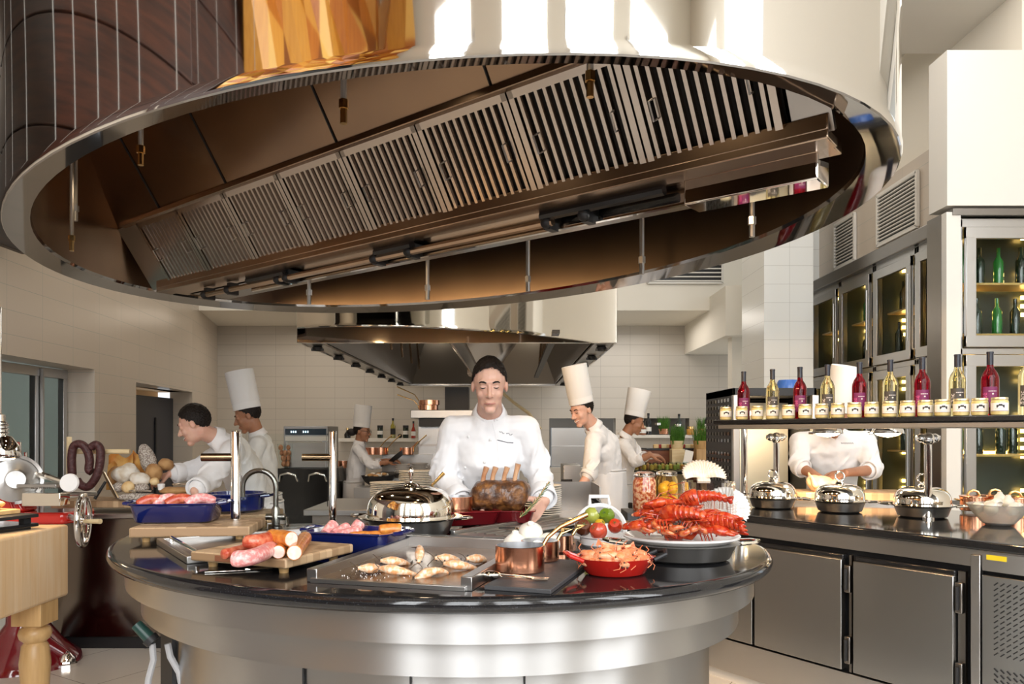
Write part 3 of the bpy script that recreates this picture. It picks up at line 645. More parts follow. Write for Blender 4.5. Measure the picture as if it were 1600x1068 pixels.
# ---- enamel roasting trays
def tray(name, label, cat, c, rz, lx, ly, h, mat, handles=True, group=None, th=.006):
    t = thing(name, label, cat, c, rz, group)
    def rr(x, y, z, r=.03, n=5):
        out = []
        for cx, cy, a in ((1, 1, 0), (-1, 1, PI / 2), (-1, -1, PI), (1, -1, 1.5 * PI)):
            for i in range(n + 1): out.append((cx * (x - r) + r * math.cos(a + PI / 2 * i / n), cy * (y - r) + r * math.sin(a + PI / 2 * i / n), z))
        return out
    b = MB(); x, y = lx / 2, ly / 2
    b.loft([rr(x - .025, y - .025, 0), rr(x - .015, y - .015, .006), rr(x - .002, y - .002, h - .008), rr(x + .006, y + .006, h - .004), rr(x + .006, y + .006, h), rr(x - .006, y - .006, h), rr(x - .02, y - .02, .012)])
    b.build('body', mat, t, ang=50)
    if handles:
        for s in (-1, 1):
            MB().tube([(s * x, -y * .45, h - .006), (s * (x + .03), -y * .42, h - .002), (s * (x + .034), 0, h), (s * (x + .03), y * .42, h - .002), (s * x, y * .45, h - .006)], .007, 8).build('handle', mat, t)
    return t
tc = V((-.525, 2.60, TOP)); tray('roasting_tray', 'cobalt blue roasting tray of pink sausages behind the chopping board', 'tray', tc, -.28, .31, .21, .072, m_blue)
TG = 'sausages in the blue tray'
def tp(x, y, z): return tc + Matrix.Rotation(-.28, 3, 'Z') @ V((x, y, z))
for i, (a, m_, e, lb) in enumerate((((-.11, -.02), (-.10, .03), .085, 'pink sausage upright at the end of the blue tray'), ((-.075, -.03), (-.045, .03), .075, 'pink sausage leaning second in the blue tray'), ((-.05, -.04), (.03, -.02), .072, 'pink sausage lying across the front of the blue tray'), ((-.03, .02), (-.01, .05), .092, 'pink sausage resting on top of the others in the blue tray'))):
    p, q = tp(a[0], a[1], .05), tp(m_[0], m_[1], e); sausage('sausage', lb, [p, (p + q) / 2, q], .021, [m_pink], None, TG, 10 + i)
for i, (x, y, lb) in enumerate(((.03, -.05, 'smoked orange sausage half sunk in the blue tray'), (.07, -.03, 'short smoked sausage deep in the blue tray'), (.115, .0, 'smoked orange sausage high at the handle end of the blue tray'))):
    p, q = tp(x - .03, y - .01, .048 + (.022 if i == 2 else 0)), tp(x + .03, y + .03, .05 + (.022 if i == 2 else 0)); sausage('sausage', lb, [p, (p + q) / 2 + V((0, 0, .006)), q], .02, [m_smoked, m_cutface], 1, TG, 20 + i)
t2 = V((-1.29, 2.97, TOP + .058)); tray('roasting_tray', 'cobalt blue roasting tray of red sausages at the far island rim', 'tray', t2, .12, .31, .2, .075, m_blue)
def tq(x, y, z): return t2 + Matrix.Rotation(.12, 3, 'Z') @ V((x, y, z))
for i, (x, y, mt, lb) in enumerate(((-.09, -.02, m_chorizo, 'red sausage hanging over the tray rim, outermost of four'), (-.04, .0, m_pink, 'pale red sausage second from the tray end'), (.01, -.01, m_chorizo, 'bright red sausage arched in the tray middle'), (.08, .0, m_pink, 'pink sausage lying flat toward the tray handle'))):
    sausage('sausage', lb, [tq(x - .05, y - .02, .06), tq(x, y, .11), tq(x + .05, y + .03, .065)], .02, [mt], None, 'sausages in the tray by the rim', 30 + i)
pot = thing('stew_pot', 'round dark blue pot on the board beside the steel post', 'pot', (-1.20, 3.34, TOP + .058))
MB().lathe([(0, 0), (.10, 0), (.115, .01), (.12, .07), (.128, .074), (.128, .08), (.115, .08), (.108, .015), (0, .012)], 36).build('body', m_blue, pot)
for s in (-1, 1): MB().tube([(s * .118, -.035, .066), (s * .15, -.03, .07), (s * .15, .03, .07), (s * .118, .035, .066)], .007, 8).build('handle', m_blue, pot)

# ---- recessed drain tray
dF = G(296, 880, TOP); du = (G(250, 851, TOP) - dF); dl = du.length; du.normalize(); dv = V((-du.y, du.x, 0)) * -1
DM = frame(dv, du, (0, 0, 1), dF)
if (DM @ V((.6, 0, 0))).y < dF.y: DM = frame(-dv, du, (0, 0, 1), dF)
s_ = thing('drain_tray', 'shallow steel drain tray with a raised rim beside the chopping board', 'sink', dF)
MB().box((.3, dl / 2, .003), (.6, dl, .006), 0, DM).build('basin', m_steel_dark, s_, world=True)
for c, d in (((.3, 0, .012), (.62, .02, .024)), ((.3, dl, .012), (.62, .02, .024)), ((0, dl / 2, .012), (.02, dl, .024)), ((.6, dl / 2, .012), (.02, dl, .024))):
    MB().box(c, d, 0, DM).build('rim', m_steel_flat, s_, world=True, bev=.003)
MB().tube([DM @ V((.02, -.012, .01)), DM @ V((.02, -.012, .036)), DM @ V((.02, dl * .8, .036)), DM @ V((.02, dl * .8, .01))], .006, 8).build('bar', m_chrome, s_, world=True)
kk = thing('table_knife', 'steel table knife lying on the granite under the board edge', 'knife', G(352, 893, TOP))
b = MB(); b.box((0, 0, .003), (.11, .018, .003)); b.build('blade', m_silver, kk, bev=.001); MB().tube([(.055, 0, .004), (.13, 0, .005)], [.004, .006], 8).build('handle', m_silver, kk); kk.rotation_euler = (0, 0, .25)

# ---- sneeze guard
sg = thing('sneeze_guard', 'glass screen held between two steel posts with short arms', 'sneeze guard', G(368, 833, TOP))
p1, p2 = G(368, 833, TOP), G(520, 819, TOP)
for p, r, top in ((p1, .0185, 673), (p2, .0165, 673)):
    zt = EYE - (top - HZ) / F * p.y; b = MB(); b.lathe([(0, 0), (r, 0), (r, zt - TOP - .004), (r - .003, zt - TOP), (0, zt - TOP)], 24, 0, T(p)); b.build('post', m_chrome, sg, world=True)
    za = EYE - (714 - HZ) / F * p.y; ln = .13; b = MB(); b.tube([p + V((-ln, -.01, za - TOP)), p + V((0, 0, za - TOP))], .016, 18); b.build('arm', M('bronze_steel', (.26, .17, .10), .2, 1), sg, world=True)
dd = (p2 - p1).normalized(); PM = frame(dd, dd.cross(V((0, 0, 1))), (0, 0, 1), p1)
MB().box(((p2 - p1).length / 2, 0, .2), ((p2 - p1).length - .05, .008, .39), 0, PM).build('glass', m_pane, sg, world=True)

# ---- swan-neck tap
f0 = G(431, 824, TOP); tap = thing('tap', 'swan-neck steel tap with lever handles behind the glass screen', 'tap', f0)
b = MB(); b.lathe([(0, 0), (.026, 0), (.026, .006), (.017, .012), (.017, .08), (.012, .09)], 20); b.tube([(0, 0, .08), (0, 0, .17)] + [(-.07 + .07 * math.cos(a), 0, .17 + .07 * math.sin(a)) for a in [PI * k / 12 for k in range(13)]] + [(-.14, 0, .13)], .011, 12); b.build('spout', m_steel_dark, tap)
for s in (-1, 1):
    b = MB(); b.tube([(0, 0, .045), (s * .04, 0, .045)], .014, 12); b.tube([(s * .045, 0, .045), (s * .055, -.02, .01)], .006, 8); b.build('lever', m_steel_dark, tap)

# ---- cloches
def cloche(label, c, R, rz=0, ring=False, deep=.05, knob=.07, group=None):
    t = thing('chafing_dish', label, 'chafing dish', c, rz, group)
    MB().lathe([(0, 0), (R * .72, 0), (R * .86, .008), (R * .98, deep), (R * 1.02, deep + .002), (R * .96, deep + .002), (0, deep)], 48).build('pan', m_steel_flat, t)
    z = deep + .002
    MB().lathe([(R * 1.0, z), (R * 1.15, z + .006), (R * 1.17, z + .010), (R * 1.12, z + .012), (R * 1.0, z + .010)], 48, cap=False).build('flange', m_silver, t)
    H = R * .62; prof = [(R * 1.02, z + .010), (R * 1.0, z + .018)] + [(R * .99 * math.cos(a) ** .55, z + .018 + H * math.sin(a) ** .8) for a in [PI / 2 * k / 12 for k in range(12)]] + [(.02, z + .018 + H * 1.02), (0, z + .018 + H * 1.02)]
    lid = MB().lathe(prof, 48, cap=False).build('lid', m_silver, t); zt = z + .018 + H
    MB().lathe([(0, zt), (.03, zt + .002), (.026, zt + .008), (.008, zt + .016), (.006, zt + knob * .5), (.012, zt + knob * .7), (.012, zt + knob * .85), (.004, zt + knob), (0, zt + knob)] if not ring else [(0, zt), (.024, zt + .002), (.02, zt + .01), (.008, zt + .018), (0, zt + .02)], 20).build('knob', m_silver, lid)
    if ring: MB().tube(arc((0, 0, zt + .042), .024, 0, 2 * PI, 20, (1, 0, 0), (0, 0, 1)), .005, 8).build('ring_pull', m_silver, lid)
    for s in (-1, 1):
        MB().tube([(s * R * 1.12, -.045, z + .006), (s * (R * 1.12 + .04), -.03, z + .008), (s * (R * 1.12 + .05), 0, z + .009), (s * (R * 1.12 + .04), .03, z + .008), (s * R * 1.12, .045, z + .006)], .008, 8, flat=.6).build('handle', m_silver, t)
    return t
cloche('large silver domed dish on the island beside the griddle', V((-.395, 3.0, TOP)), .172, -.2, deep=.062, knob=.075)

# ---- hot plate, slate, copper pans
hF = G(703, 838, TOP); hu = (G(793, 848, TOP) - hF); hl = hu.length; hu.normalize(); hv = V((-hu.y, hu.x, 0)); HMx = frame(hu, hv, (0, 0, 1), hF)
hp = thing('hot_plate', 'long flat steel hot plate with a ridged rim near the roast', 'hot plate', hF)
MB().box((hl / 2, .36, .006), (hl, .72, .012), 0, HMx).build('plate', m_steel_flat, hp, world=True, bev=.003)
for x in (.012, hl - .012): MB().box((x, .36, .018), (.02, .72, .014), 0, HMx).build('rim', m_steel_flat, hp, world=True, bev=.003)
for k in range(4): MB().box((hl * (.25 + .17 * k), .37, .0135), (.012, .6, .004), 0, HMx).build('ridge', m_steel, hp, world=True)
sF = G(737, 921, TOP); su = (G(844, 925, TOP) - sF); sl_ = su.length; su.normalize(); sv = V((-su.y, su.x, 0)); SM = frame(su, sv, (0, 0, 1), sF)
sk = V((.02, .98)).normalized()
ob = MB().box((sl_ / 2 + .03, .235, .006), (sl_, .45, .012), 0, SM @ Matrix.Rotation(-.14, 4, 'Z')).build('slate_board', M('grey_slate', (.055, .055, .058), .55, 0, bump=(60, .15)), bev=.002); tag(ob, 'flat dark slate board under the copper saucepan', 'board')
def saucepan(label, c, R, h, hdir, rise, ln, group=None, mat=None):
    t = thing('saucepan', label, 'saucepan', c, 0, group)
    MB().lathe([(0, 0), (R - .004, 0), (R, .004), (R, h), (R - .003, h + .001)], 40, cap=False).build('pan', mat or m_copper, t)
    MB().lathe([(R - .003, h + .001), (R - .004, .004), (0, .003)], 40, cap=False).build('lining', m_tin, t)
    d = V((hdir[0], hdir[1], 0)).normalized()
    pts = [d * R + V((0, 0, h * .55)), d * (R + .004) + V((0, 0, h * .9)), d * (R + .02) + V((0, 0, h + .016)), d * (R + .06) + V((0, 0, h + .03 + rise * .3)), d * (R + ln) + V((0, 0, h + .03 + rise))]
    hd = MB().tube(pts, [.007, .006, .006, .006, .0085], 10).build('handle', m_brass, t)
    MB().ell(d * (R + .004) + V((0, 0, h * .45)), .008, seg=8, rings=6).build('rivet', m_brass, hd); MB().ell(d * (R + .004) + V((0, 0, h * .7)), .007, seg=8, rings=6).build('rivet', m_brass, hd)
    return t
saucepan('copper saucepan at the front of the slate, brass handle raised', V((.022, 2.15, TOP + .0125)), .069, .072, (.9, .45), .045, .15)
saucepan('small copper saucepan second in the line on the slate', V((.085, 2.33, TOP + .0125)), .058, .06, (.85, .5), -.005, .025)
saucepan('smallest copper saucepan at the back edge of the slate', V((.155, 2.58, TOP + .001)), .05, .055, (.85, .4), -.005, .02)
so = G(768, 904, TOP + .012); sp = thing('serving_spoon', 'silver serving spoon crossing the fork on the slate', 'spoon', so)
MB().ell((0, 0, .012), (.026, .019, .010), seg=20).build('bowl', m_silver, sp); MB().tube([(.022, 0, .014), (.06, -.004, .012), (.15, -.01, .004)], [.004, .003, .005], 8, flat=.6).build('handle', m_silver, sp); sp.rotation_euler = (0, 0, -.12)
fo = G(806, 905, TOP + .012); fk = thing('serving_fork', 'silver fork with its tines to the slate edge', 'fork', fo)
b = MB(); b.tube([(-.05, .005, .006), (.03, -.004, .006)], [.004, .003], 8, flat=.6); b.build('handle', m_silver, fk)
b = MB(); b.tube([(.028, -.004, .006), (.05, -.006, .006)], [.004, .012], 8, flat=.3)
for k in range(4): b.tube([(.046, -.018 + k * .0075, .006), (.088, -.02 + k * .0085, .007)], [.0025, .0014], 6)
b.build('tines', m_silver, fk); fk.rotation_euler = (0, 0, -.2)
m_onion = M('peeled_onion', (.88, .86, .78), .3, 0, sss=.2, coat=.3, noise=(8, (.84, .80, .68), .4, .7))
def onion(c, R, label, group, cut=False, rot=(0, 0, 0)):
    b = MB()
    if cut: b.lathe([(0, -.2 * R)] + [(R * math.cos(a), R * math.sin(a)) for a in [-.9 + .3 * k for k in range(4)]] + [(R, 0)] , 22)
    else:
        b.lathe([(.012, -R * .95), (R * .5, -R * .85), (R * .93, -R * .4), (R, .05 * R), (R * .9, R * .5), (R * .5, R * .86), (.012, R * .98), (.010, R * 1.18), (.004, R * 1.25)], 22)
    o = b.build('white_onion', m_onion, loc=c); o.rotation_euler = rot; return tag(o, label, 'onion', group)
for c, R, lb, ro in ((P(805, 852, 2.44), .04, 'peeled white onion with a root tuft behind the copper pan', (0, 0, 0)), (P(829, 834, 2.5), .041, 'peeled white onion on top of the small heap', (.6, 0, 0)), (P(857, 850, 2.47), .038, 'peeled white onion half hidden by the brass pan handle', (1.5, .3, 0)), (P(838, 858, 2.40), .036, 'peeled white onion lowest in the small heap', (1.2, 0, 0))):
    onion(c, R, lb, 'white onions on the island', rot=ro)

# ---- red gratin dish of prawns
rc = V((.292, 2.17, TOP)); gd = thing('gratin_dish', 'oval red enamel dish heaped with cooked prawns', 'dish', rc, .12)
MB().lathe([(0, 0), (.072, 0), (.085, .006), (.108, .046), (.112, .05), (.104, .05), (.08, .012), (0, .01)], 44, 0, None, 1.0, .82).build('body', m_red, gd)
for s in (-1, 1): MB().tube([(s * .10, -.04, .044), (s * .135, -.035, .058), (s * .145, 0, .064), (s * .135, .035, .058), (s * .10, .04, .044)], .0065, 8).build('handle', m_iron if s > 0 else m_red, gd)
pp = prawn_mb(.115, 1.7, .10, .14, 1).build('prawn', [m_prawn, m_prawnleg, m_black]); rg = random.Random(11); k = 0
for lay, (n, rad, z) in enumerate(((11, .058, .042), (9, .044, .052), (6, .026, .060), (3, .012, .066))):
    for i in range(n):
        a = 2 * PI * i / n + lay * .5; p = rc + V((rad * math.cos(a) * 1.1, rad * math.sin(a) * .85, z + rg.uniform(-.004, .004)))
        rt = (PI / 2 + rg.uniform(-.35, .35), rg.uniform(-.15, .15), a + PI / 2 + rg.uniform(-.7, .7))
        L = ('cooked orange prawn in the lowest ring against the red dish rim', 'cooked orange prawn in the middle layer of the red dish heap', 'cooked orange prawn near the top of the red dish heap', 'cooked orange prawn at the very top of the red dish heap')[lay]
        Gp = 'prawns in the red dish, layer ' + 'ABCD'[lay]
        if k == 0: pp.location = p; pp.rotation_euler = rt; tag(pp, L, 'prawn', 'prawns along the red dish rim')
        else: dup(pp, p, rot=rt, label=L, group=('prawns along the red dish rim', 'prawns halfway up the red dish heap', 'prawns high on the red dish heap', 'prawns topping the red dish heap')[lay])
        k += 1

# ---- white casseroles and tomatoes
wc = V((.335, 2.72, TOP)); w1 = thing('casserole', 'white ceramic casserole standing under the tilted one', 'casserole', wc)
MB().lathe([(0, 0), (.085, 0), (.094, .008), (.096, .03), (.102, .035), (.096, .037), (.09, .034), (.086, .012), (0, .01)], 40).build('body', m_ceramic, w1)
MB().tube([(-.096, -.03, .031), (-.116, -.022, .033), (-.116, .022, .033), (-.096, .03, .031)], .007, 8).build('handle', m_ceramic, w1)
wd = V((.322, 2.79, TOP - .036)); w2 = thing('casserole', 'white ceramic casserole tipped forward to show its tomatoes', 'casserole', wd)
TM = Matrix.Translation((0, 0, .088)) @ Matrix.Rotation(math.radians(64), 4, 'X') @ Matrix.Translation((0, 0, -.0))
MB().lathe([(0, -.085), (.075, -.085), (.084, -.078), (.09, 0), (.096, .004), (.09, .008), (.082, .002), (.078, -.072), (0, -.075)], 44, 0, TM).build('body', m_ceramic, w2)
MB().tube([TM @ V(q) for q in ((-.036, .088, .0), (-.034, .122, .002), (.034, .122, .002), (.036, .088, .0))], .008, 10).build('handle', m_ceramic, w2)
def tomato(px, py, d, r, col, label, sy=1, name='tomato'):
    m = M('tomato_' + label.split()[0] + label.split()[1], col, .18, 0, coat=.5, noise=(7, tuple(c * .72 for c in col), .35, .7))
    r *= 1.12; o = MB(); o.lathe([(0, -r * .88), (r * .6, -r * .78), (r * .97, -r * .25), (r * .97, r * .25), (r * .62, r * .76), (r * .12, r * .8), (0, r * .72)], 24, 0, Matrix.Diagonal((1, 1, sy, 1)))
    c = P(px, py, d - .02); ob = o.build(name, m, loc=c); ob.rotation_euler = (1.0, .2, px); tag(ob, label, 'tomato', 'tomatoes in the white casserole')
    s = MB()
    for k in range(5): s.tube([(0, 0, r * .74 * sy), (r * .3 * math.cos(k * 1.26), r * .3 * math.sin(k * 1.26), r * .8 * sy)], [.002, .0008], 5)
    s.build('stem', M('tomato_stem', (.06, .12, .02), .6), ob)
tomato(925, 805, 2.745, .0275, (.42, .46, .08), 'pale green tomato high in the casserole')
tomato(948, 805, 2.74, .026, (.17, .27, .02), 'dark green tomato beside the pale green one')
tomato(911, 823, 2.70, .028, (.15, .045, .02), 'brown tomato against the casserole side')
tomato(937, 818, 2.70, .017, (.72, .45, .02), 'small yellow tomato in the middle')
tomato(935, 829, 2.67, .028, (.72, .10, .05), 'round red tomato at the casserole lip')
tomato(961, 821, 2.69, .0235, (.68, .05, .015), 'pointed red tomato leaning on the rim', 1.25)

# ---- black frying pan behind the casserole
q = V((.42, 3.12, TOP)); fp = thing('frying_pan', 'flat steel frying pan with a thick black handle', 'frying pan', q)
MB().lathe([(0, 0), (.10, 0), (.125, .03), (.122, .03), (.098, .005), (0, .005)], 40).build('pan', m_steel_dark, fp)
MB().tube([(.03, -.11, .026), (.02, .02, .085), (.0, .16, .10)][::-1] if False else [(-.02, .12, .03), (.0, .19, .055), (-.06, .36, .1)], [.008, .013, .016], 10).build('handle', m_blackgloss, fp)
# ================================================================== LOBSTER PLATTER
lc = V((.535, 2.43, TOP)); pn = thing('serving_pan', 'oval steel pan with long silver handles holding the lobster platter', 'pan', lc, -.05)
MB().lathe([(0, 0), (.13, 0), (.15, .008), (.172, .052), (.185, .055), (.17, .055), (0, .045)], 52, 0, None, 1.0, .86).build('body', m_steel_flat, pn)
for s in (-1, 1): MB().tube([(s * .175, -.045, .053), (s * .225, -.03, .058), (s * .24, 0, .06), (s * .225, .03, .058), (s * .175, .045, .053)], .009, 8, flat=.6).build('handle', m_silver, pn)
pl = MB().lathe([(0, .0), (.15, 0), (.182, .014), (.184, .02), (.176, .021), (.148, .007), (0, .006)], 52, 0, None, 1, .86).build('oval_platter', m_ceramic, loc=lc + V((0, 0, .056))); tag(pl, 'white oval platter resting on the steel pan under the lobsters', 'platter')
m_lob = M('lobster_shell', (.50, .025, .006), .2, 0, coat=.6, noise=(45, (.74, .14, .035), .42, .72), bump=(70, .2))
m_lob2 = M('lobster_claw_tip', (.85, .42, .24), .3, 0, coat=.3)
def lobster(label, o, rot, group):
    t = thing('lobster', label, 'lobster', o, 0, group); t.rotation_euler = rot
    b = MB(); prof = [(-.005, .004), (-.02, .018), (-.05, .030), (-.085, .034), (-.105, .03)]
    b.loft([[(x, r * math.cos(a) * .82, .03 + r * math.sin(a)) for a in [2 * PI * k / 18 for k in range(18)]] for x, r in prof]); b.ell((.002, 0, .034), (.02, .005, .004)); b.build('carapace', m_lob, t)
    b = MB(); rings = []
    for k in range(7):
        x = -.108 - k * .024; r = .030 - k * .0022; z = .03 - .004 * k * k * .25
        for dx, m in ((0, 1.0), (-.012, 1.06), (-.016, .92)): rings.append([(x + dx, r * m * math.cos(a), z + r * m * .8 * math.sin(a)) for a in [2 * PI * j / 18 for j in range(18)]])
    b.loft(rings); b.build('tail', m_lob, t)
    b = MB()
    for s in range(-2, 3): b.ell((-.255, s * .014, .0), (.026, .0085, .003), 0, Matrix.Rotation(s * .12, 4, 'Z'))
    b.build('tail_fan', m_lob, t)
    for s in (-1, 1):
        b = MB(); b.chain([(-.03, s * .03, .02), (.02, s * .065, .02), (.055, s * .06, .025)], [.008, .010, .013], 8)
        b.ell((.095, s * .055, .028), (.052, .024, .018)); b.ell((.15, s * .045, .028), (.03, .012, .010)); b.ell((.135, s * .068, .03), (.034, .009, .008)); b.build('claw', m_lob, t)
        b = MB(); b.ell((.175, s * .042, .028), (.012, .006, .006)); b.build('claw_tip', m_lob2, t)
        for k in range(4):
            x = -.035 - k * .018; MB().tube([(x, s * .02, .015), (x + .01, s * .055, .03), (x - .005, s * .085, .0)], [.005, .004, .002], 6).build('leg', m_lob, t)
        MB().tube([(0, s * .008, .035), (.04, s * .03, .06), (.02, s * .09, .075), (-.06, s * .13, .07)], [.002, .0018, .0014, .0008], 5).build('antenna', m_lob, t)
    return t
LG = 'lobsters on the platter'; LS = (.62, .86, .86)
lb = lobster('lobster crowning the heap, tail curving down toward the glass vase', lc + V((-.0, .03, .155)), (.15, .12, PI), LG)
lb.rotation_euler = (.25, .22, PI - .2); lb.scale = LS
dup(lb, lc + V((.055, -.05, .11)), rot=(.35, .2, -.35), label='lobster low on the heap with its claws over the platter rim by the vase', group=LG)
dup(lb, lc + V((-.07, -.03, .118)), rot=(-.4, .2, PI - .7), label='lobster under the crowning one with its claws toward the red prawn dish', group=LG)
dup(lb, lc + V((.02, .05, .115)), rot=(.1, -.1, .5), label='lobster at the back of the heap, mostly behind the others', group=LG)
dup(lb, lc + V((.01, -.07, .105)), rot=(.9, .1, 2.6), label='lobster lying on its side at the front of the heap', group=LG)
m_cray = M('crayfish_shell', (.48, .06, .015), .25, 0, coat=.5, noise=(60, (.72, .26, .09), .4, .65))
cp = prawn_mb(.075, 3.6).build('crayfish', [m_cray, m_lob, m_black]); rg = random.Random(5)
for i in range(15):
    a = PI * (.78 + .98 * i / 14); p = lc + V((.142 * math.cos(a), .115 * math.sin(a), .098 + .014 * (i % 2))); rt = (rg.uniform(.9, 2), rg.uniform(-.5, .5), a + rg.uniform(-.6, .6))
    if i == 0: cp.location = p; cp.rotation_euler = rt; tag(cp, 'curled dark red crayfish packed along the front rim of the white platter', 'crayfish', 'crayfish along the platter rim')
    else: dup(cp, p, rot=rt)
for i in range(9):
    a = 2 * PI * i / 9; p = lc + V((.075 * math.cos(a), .06 * math.sin(a) - .01, .10 + .012 * (i % 3))); dup(cp, p, rot=(rg.uniform(.5, 2), rg.uniform(-.5, .5), a), label='curled crayfish filling the middle of the platter under the lobsters', group='crayfish under the lobsters')

# ---- vase of scallop shells
vc = V((.70, 2.74, TOP)); vz = thing('glass_vase', 'tall clear cylinder vase of white sand topped with scallop shells', 'vase', vc)
MB().lathe([(0, 0), (.093, 0), (.093, .225), (.088, .225), (.088, .006), (0, .006)], 48).build('glass', m_glass, vz)
MB().lathe([(0, .008), (.085, .008), (.085, .128), (.05, .138), (0, .134)], 40).build('sand', M('white_sand', (.80, .76, .66), .9, 0, bump=(400, .5)), vz)
def scallop(label, p, rot, R, c1, c2):
    m = bpy.data.materials.get('scallop_' + label[:6])
    b = MB(); n = 44; vs = [(0, 0, 0)]; rings = []
    for k in range(1, 9):
        r = R * k / 8
        rings.append([((r * (1 + .04 * math.cos(j * PI))) * math.sin(a), r * math.cos(a), R * .32 * math.sin(min(1, k / 8 * 1.1) * PI * .62) + .0028 * math.cos(j * PI) * k / 8) for j, a in enumerate([-1.95 + 3.9 * j / n for j in range(n + 1)])])
    b.loft(rings, cap=False, closed=False)
    b.v = [V((v.x, v.y * .92, v.z)) for v in b.v]
    b.f.append(tuple(range(n + 1)))
    b.mi.append(0)
    b.box((0, -R * .12, .004), (R * .55, R * .2, .006))
    o = b.build('scallop_shell', M('shell_' + label.split()[0], c1, .4, 0, stretch=(70 / R * .05, 1 / R * .05, 1), noise=(9, c2, .4, .62)), loc=p, solid=.003, ang=60); o.rotation_euler = rot
    return tag(o, label, 'shell', 'scallop shells in the vase')
scallop('cream scallop shell lying open on top of the vase', P(1098, 748, 2.72), (.75, .0, .05), .076, (.84, .66, .48), (.88, .78, .64))
scallop('brown-striped scallop shell standing upright inside the vase', P(1112, 800, 2.69), (1.35, .0, .1), .078, (.86, .84, .80), (.42, .20, .12))
scallop('white scallop shell leaning behind the striped one', P(1134, 795, 2.76), (1.3, .25, -.3), .082, (.88, .86, .82), (.80, .78, .74))

# ---- preserving jars
def preserve(label, c, mat, fruit=None):
    t = thing('preserving_jar', label, 'jar', c, 0, 'clip-top preserving jars')
    MB().lathe([(0, 0), (.05, 0), (.053, .006), (.053, .13), (.044, .15), (.044, .16), (0, .16)], 32).build('glass', mat, t)
    MB().lathe([(.044, .158), (.048, .16), (.048, .17), (.03, .176), (0, .177)], 28).build('lid', m_glass, t)
    MB().tube(arc((0, 0, .156), .0465, 0, 2 * PI, 24, (1, 0, 0), (0, 1, 0)), .0022, 6).build('clip_wire', m_steel, t)
    if fruit:
        for p in fruit: MB().ell(p, (.024, .024, .029), seg=14, rings=9).build('lemon', M('preserved_lemon', (.80, .50, .03), .3, 0, coat=.5, bump=(90, .2)), t)
tag(MB().box((0, 0, .022), (.30, .2, .044)).build('slate_block', M('grey_slate', (.055, .055, .058)), loc=(.66, 3.5, TOP), bev=.003), 'dark block raising the two preserving jars', 'board')
preserve('tall jar packed with chopped red and brown pickle', V((.60, 3.48, TOP + .046)), M('pickle_mix', (.30, .05, .015), .1, 0, coat=.9, noise=(75, (.62, .38, .22), .42, .6), stops=((.5, (.45, .12, .04)),)))
preserve('tall jar of whole yellow preserved lemons', V((.715, 3.55, TOP + .046)), M('lemon_brine', (.95, .72, .30), .03, 0, trans=.96, ior=1.06), [(-.022, -.018, .034), (.024, -.012, .036), (0, .02, .04), (-.02, -.016, .094), (.024, -.014, .098), (.002, .02, .10)])

# ================================================================== ROAST, TRAYS, PLATES
r0 = V((-.235, 3.24, TOP + .014)); tray('roasting_tray', 'burgundy tray under the copper pan beside the silver dome', 'tray', r0, .35, .34, .21, .06, m_darkred, handles=False)
saucepan('copper saucepan standing in the burgundy tray, brass handle upright', r0 + V((-.0, .02, .052)), .068, .062, (-.35, -.3), .07, .0)
saucepan('second copper pan behind the dome with only its brass handle showing', r0 + V((-.16, .12, .0)), .06, .06, (-.1, .3), .06, .02)
r1 = V((-.055, 3.34, TOP + .014)); tray('roasting_tray', 'burgundy roasting tray holding the rib roast', 'tray', r1, -.06, .31, .2, .055, m_darkred, handles=False)
m_roast = M('roasted_crust', (.045, .016, .007), .45, 0, coat=.35, noise=(34, (.30, .125, .03), .34, .70, 9), stops=((.52, (.13, .05, .015)),), bump=(55, .5, .012))
rs_ = thing('rib_roast', 'browned rib roast with four bare bones in the burgundy tray', 'roast', r1 + V((0, 0, .05)), -.06)
b = MB(); rings = []
for i in range(23):
    x = -.13 + .26 * i / 22; e = max(.05, 1 - abs(x / .132) ** 8) ** .5 * (.86 + .14 * (x + .13) / .26)
    rings.append([(x + .012 * math.sin(a), .075 * e * math.copysign(abs(math.cos(a)) ** .7, math.cos(a)), .065 + .072 * e * math.copysign(abs(math.sin(a)) ** .7, math.sin(a))) for a in [2 * PI * j / 30 for j in range(30)]])
b.loft(rings); lump(b, 18, .016, 2); b.build('meat', m_roast, rs_, sub=1)
m_bone = M('rib_bone', (.70, .42, .24), .5, 0, noise=(22, (.50, .22, .10), .4, .7))
for i, x in enumerate((-.062, -.022, .028, .075)):
    b = MB(); b.tube([(x - .012, -.01, .10), (x - .004, -.016, .15), (x + .008, -.018, .185 + (.014 if i == 3 else 0))], [.018, .014, .019], 10, flat=.7); b.build('bone', m_bone, rs_)
b = MB(); a0, a1 = P(812, 808, 3.2), P(858, 752, 3.3); n = 46
b.tube([a0, a0.lerp(a1, .5) + V((.006, 0, -.006)), a1], .0022, 6, 1)
for k in range(n):
    t = k / n * .96; p = a0.lerp(a1, t) + V((.006, 0, -.006)) * (1 - (2 * t - 1) ** 2); L = .034 * (1 - .45 * t); a = k * 2.4
    d = (a1 - a0).normalized() * .75 + V((math.cos(a), math.sin(a), 0)) * .55
    b.tube([p, p + d * L * .6, p + d * L], [.0012, .0018, .0006], 4, 0)
tag(b.build('rosemary_sprig', [M('rosemary_leaf', (.13, .20, .07), .6), m_honey]), 'green rosemary sprig leaning on the roast under the thumb', 'herb')
q = G(815, 828, TOP + .013); sp2 = thing('basting_spoon', 'small silver spoon on the hot plate before the trays', 'spoon', q)
MB().ell((0, 0, .008), (.03, .018, .008)).build('bowl', m_silver, sp2); MB().tube([(-.025, 0, .01), (-.09, .01, .008)], [.004, .006], 8, flat=.5).build('handle', m_black, sp2)

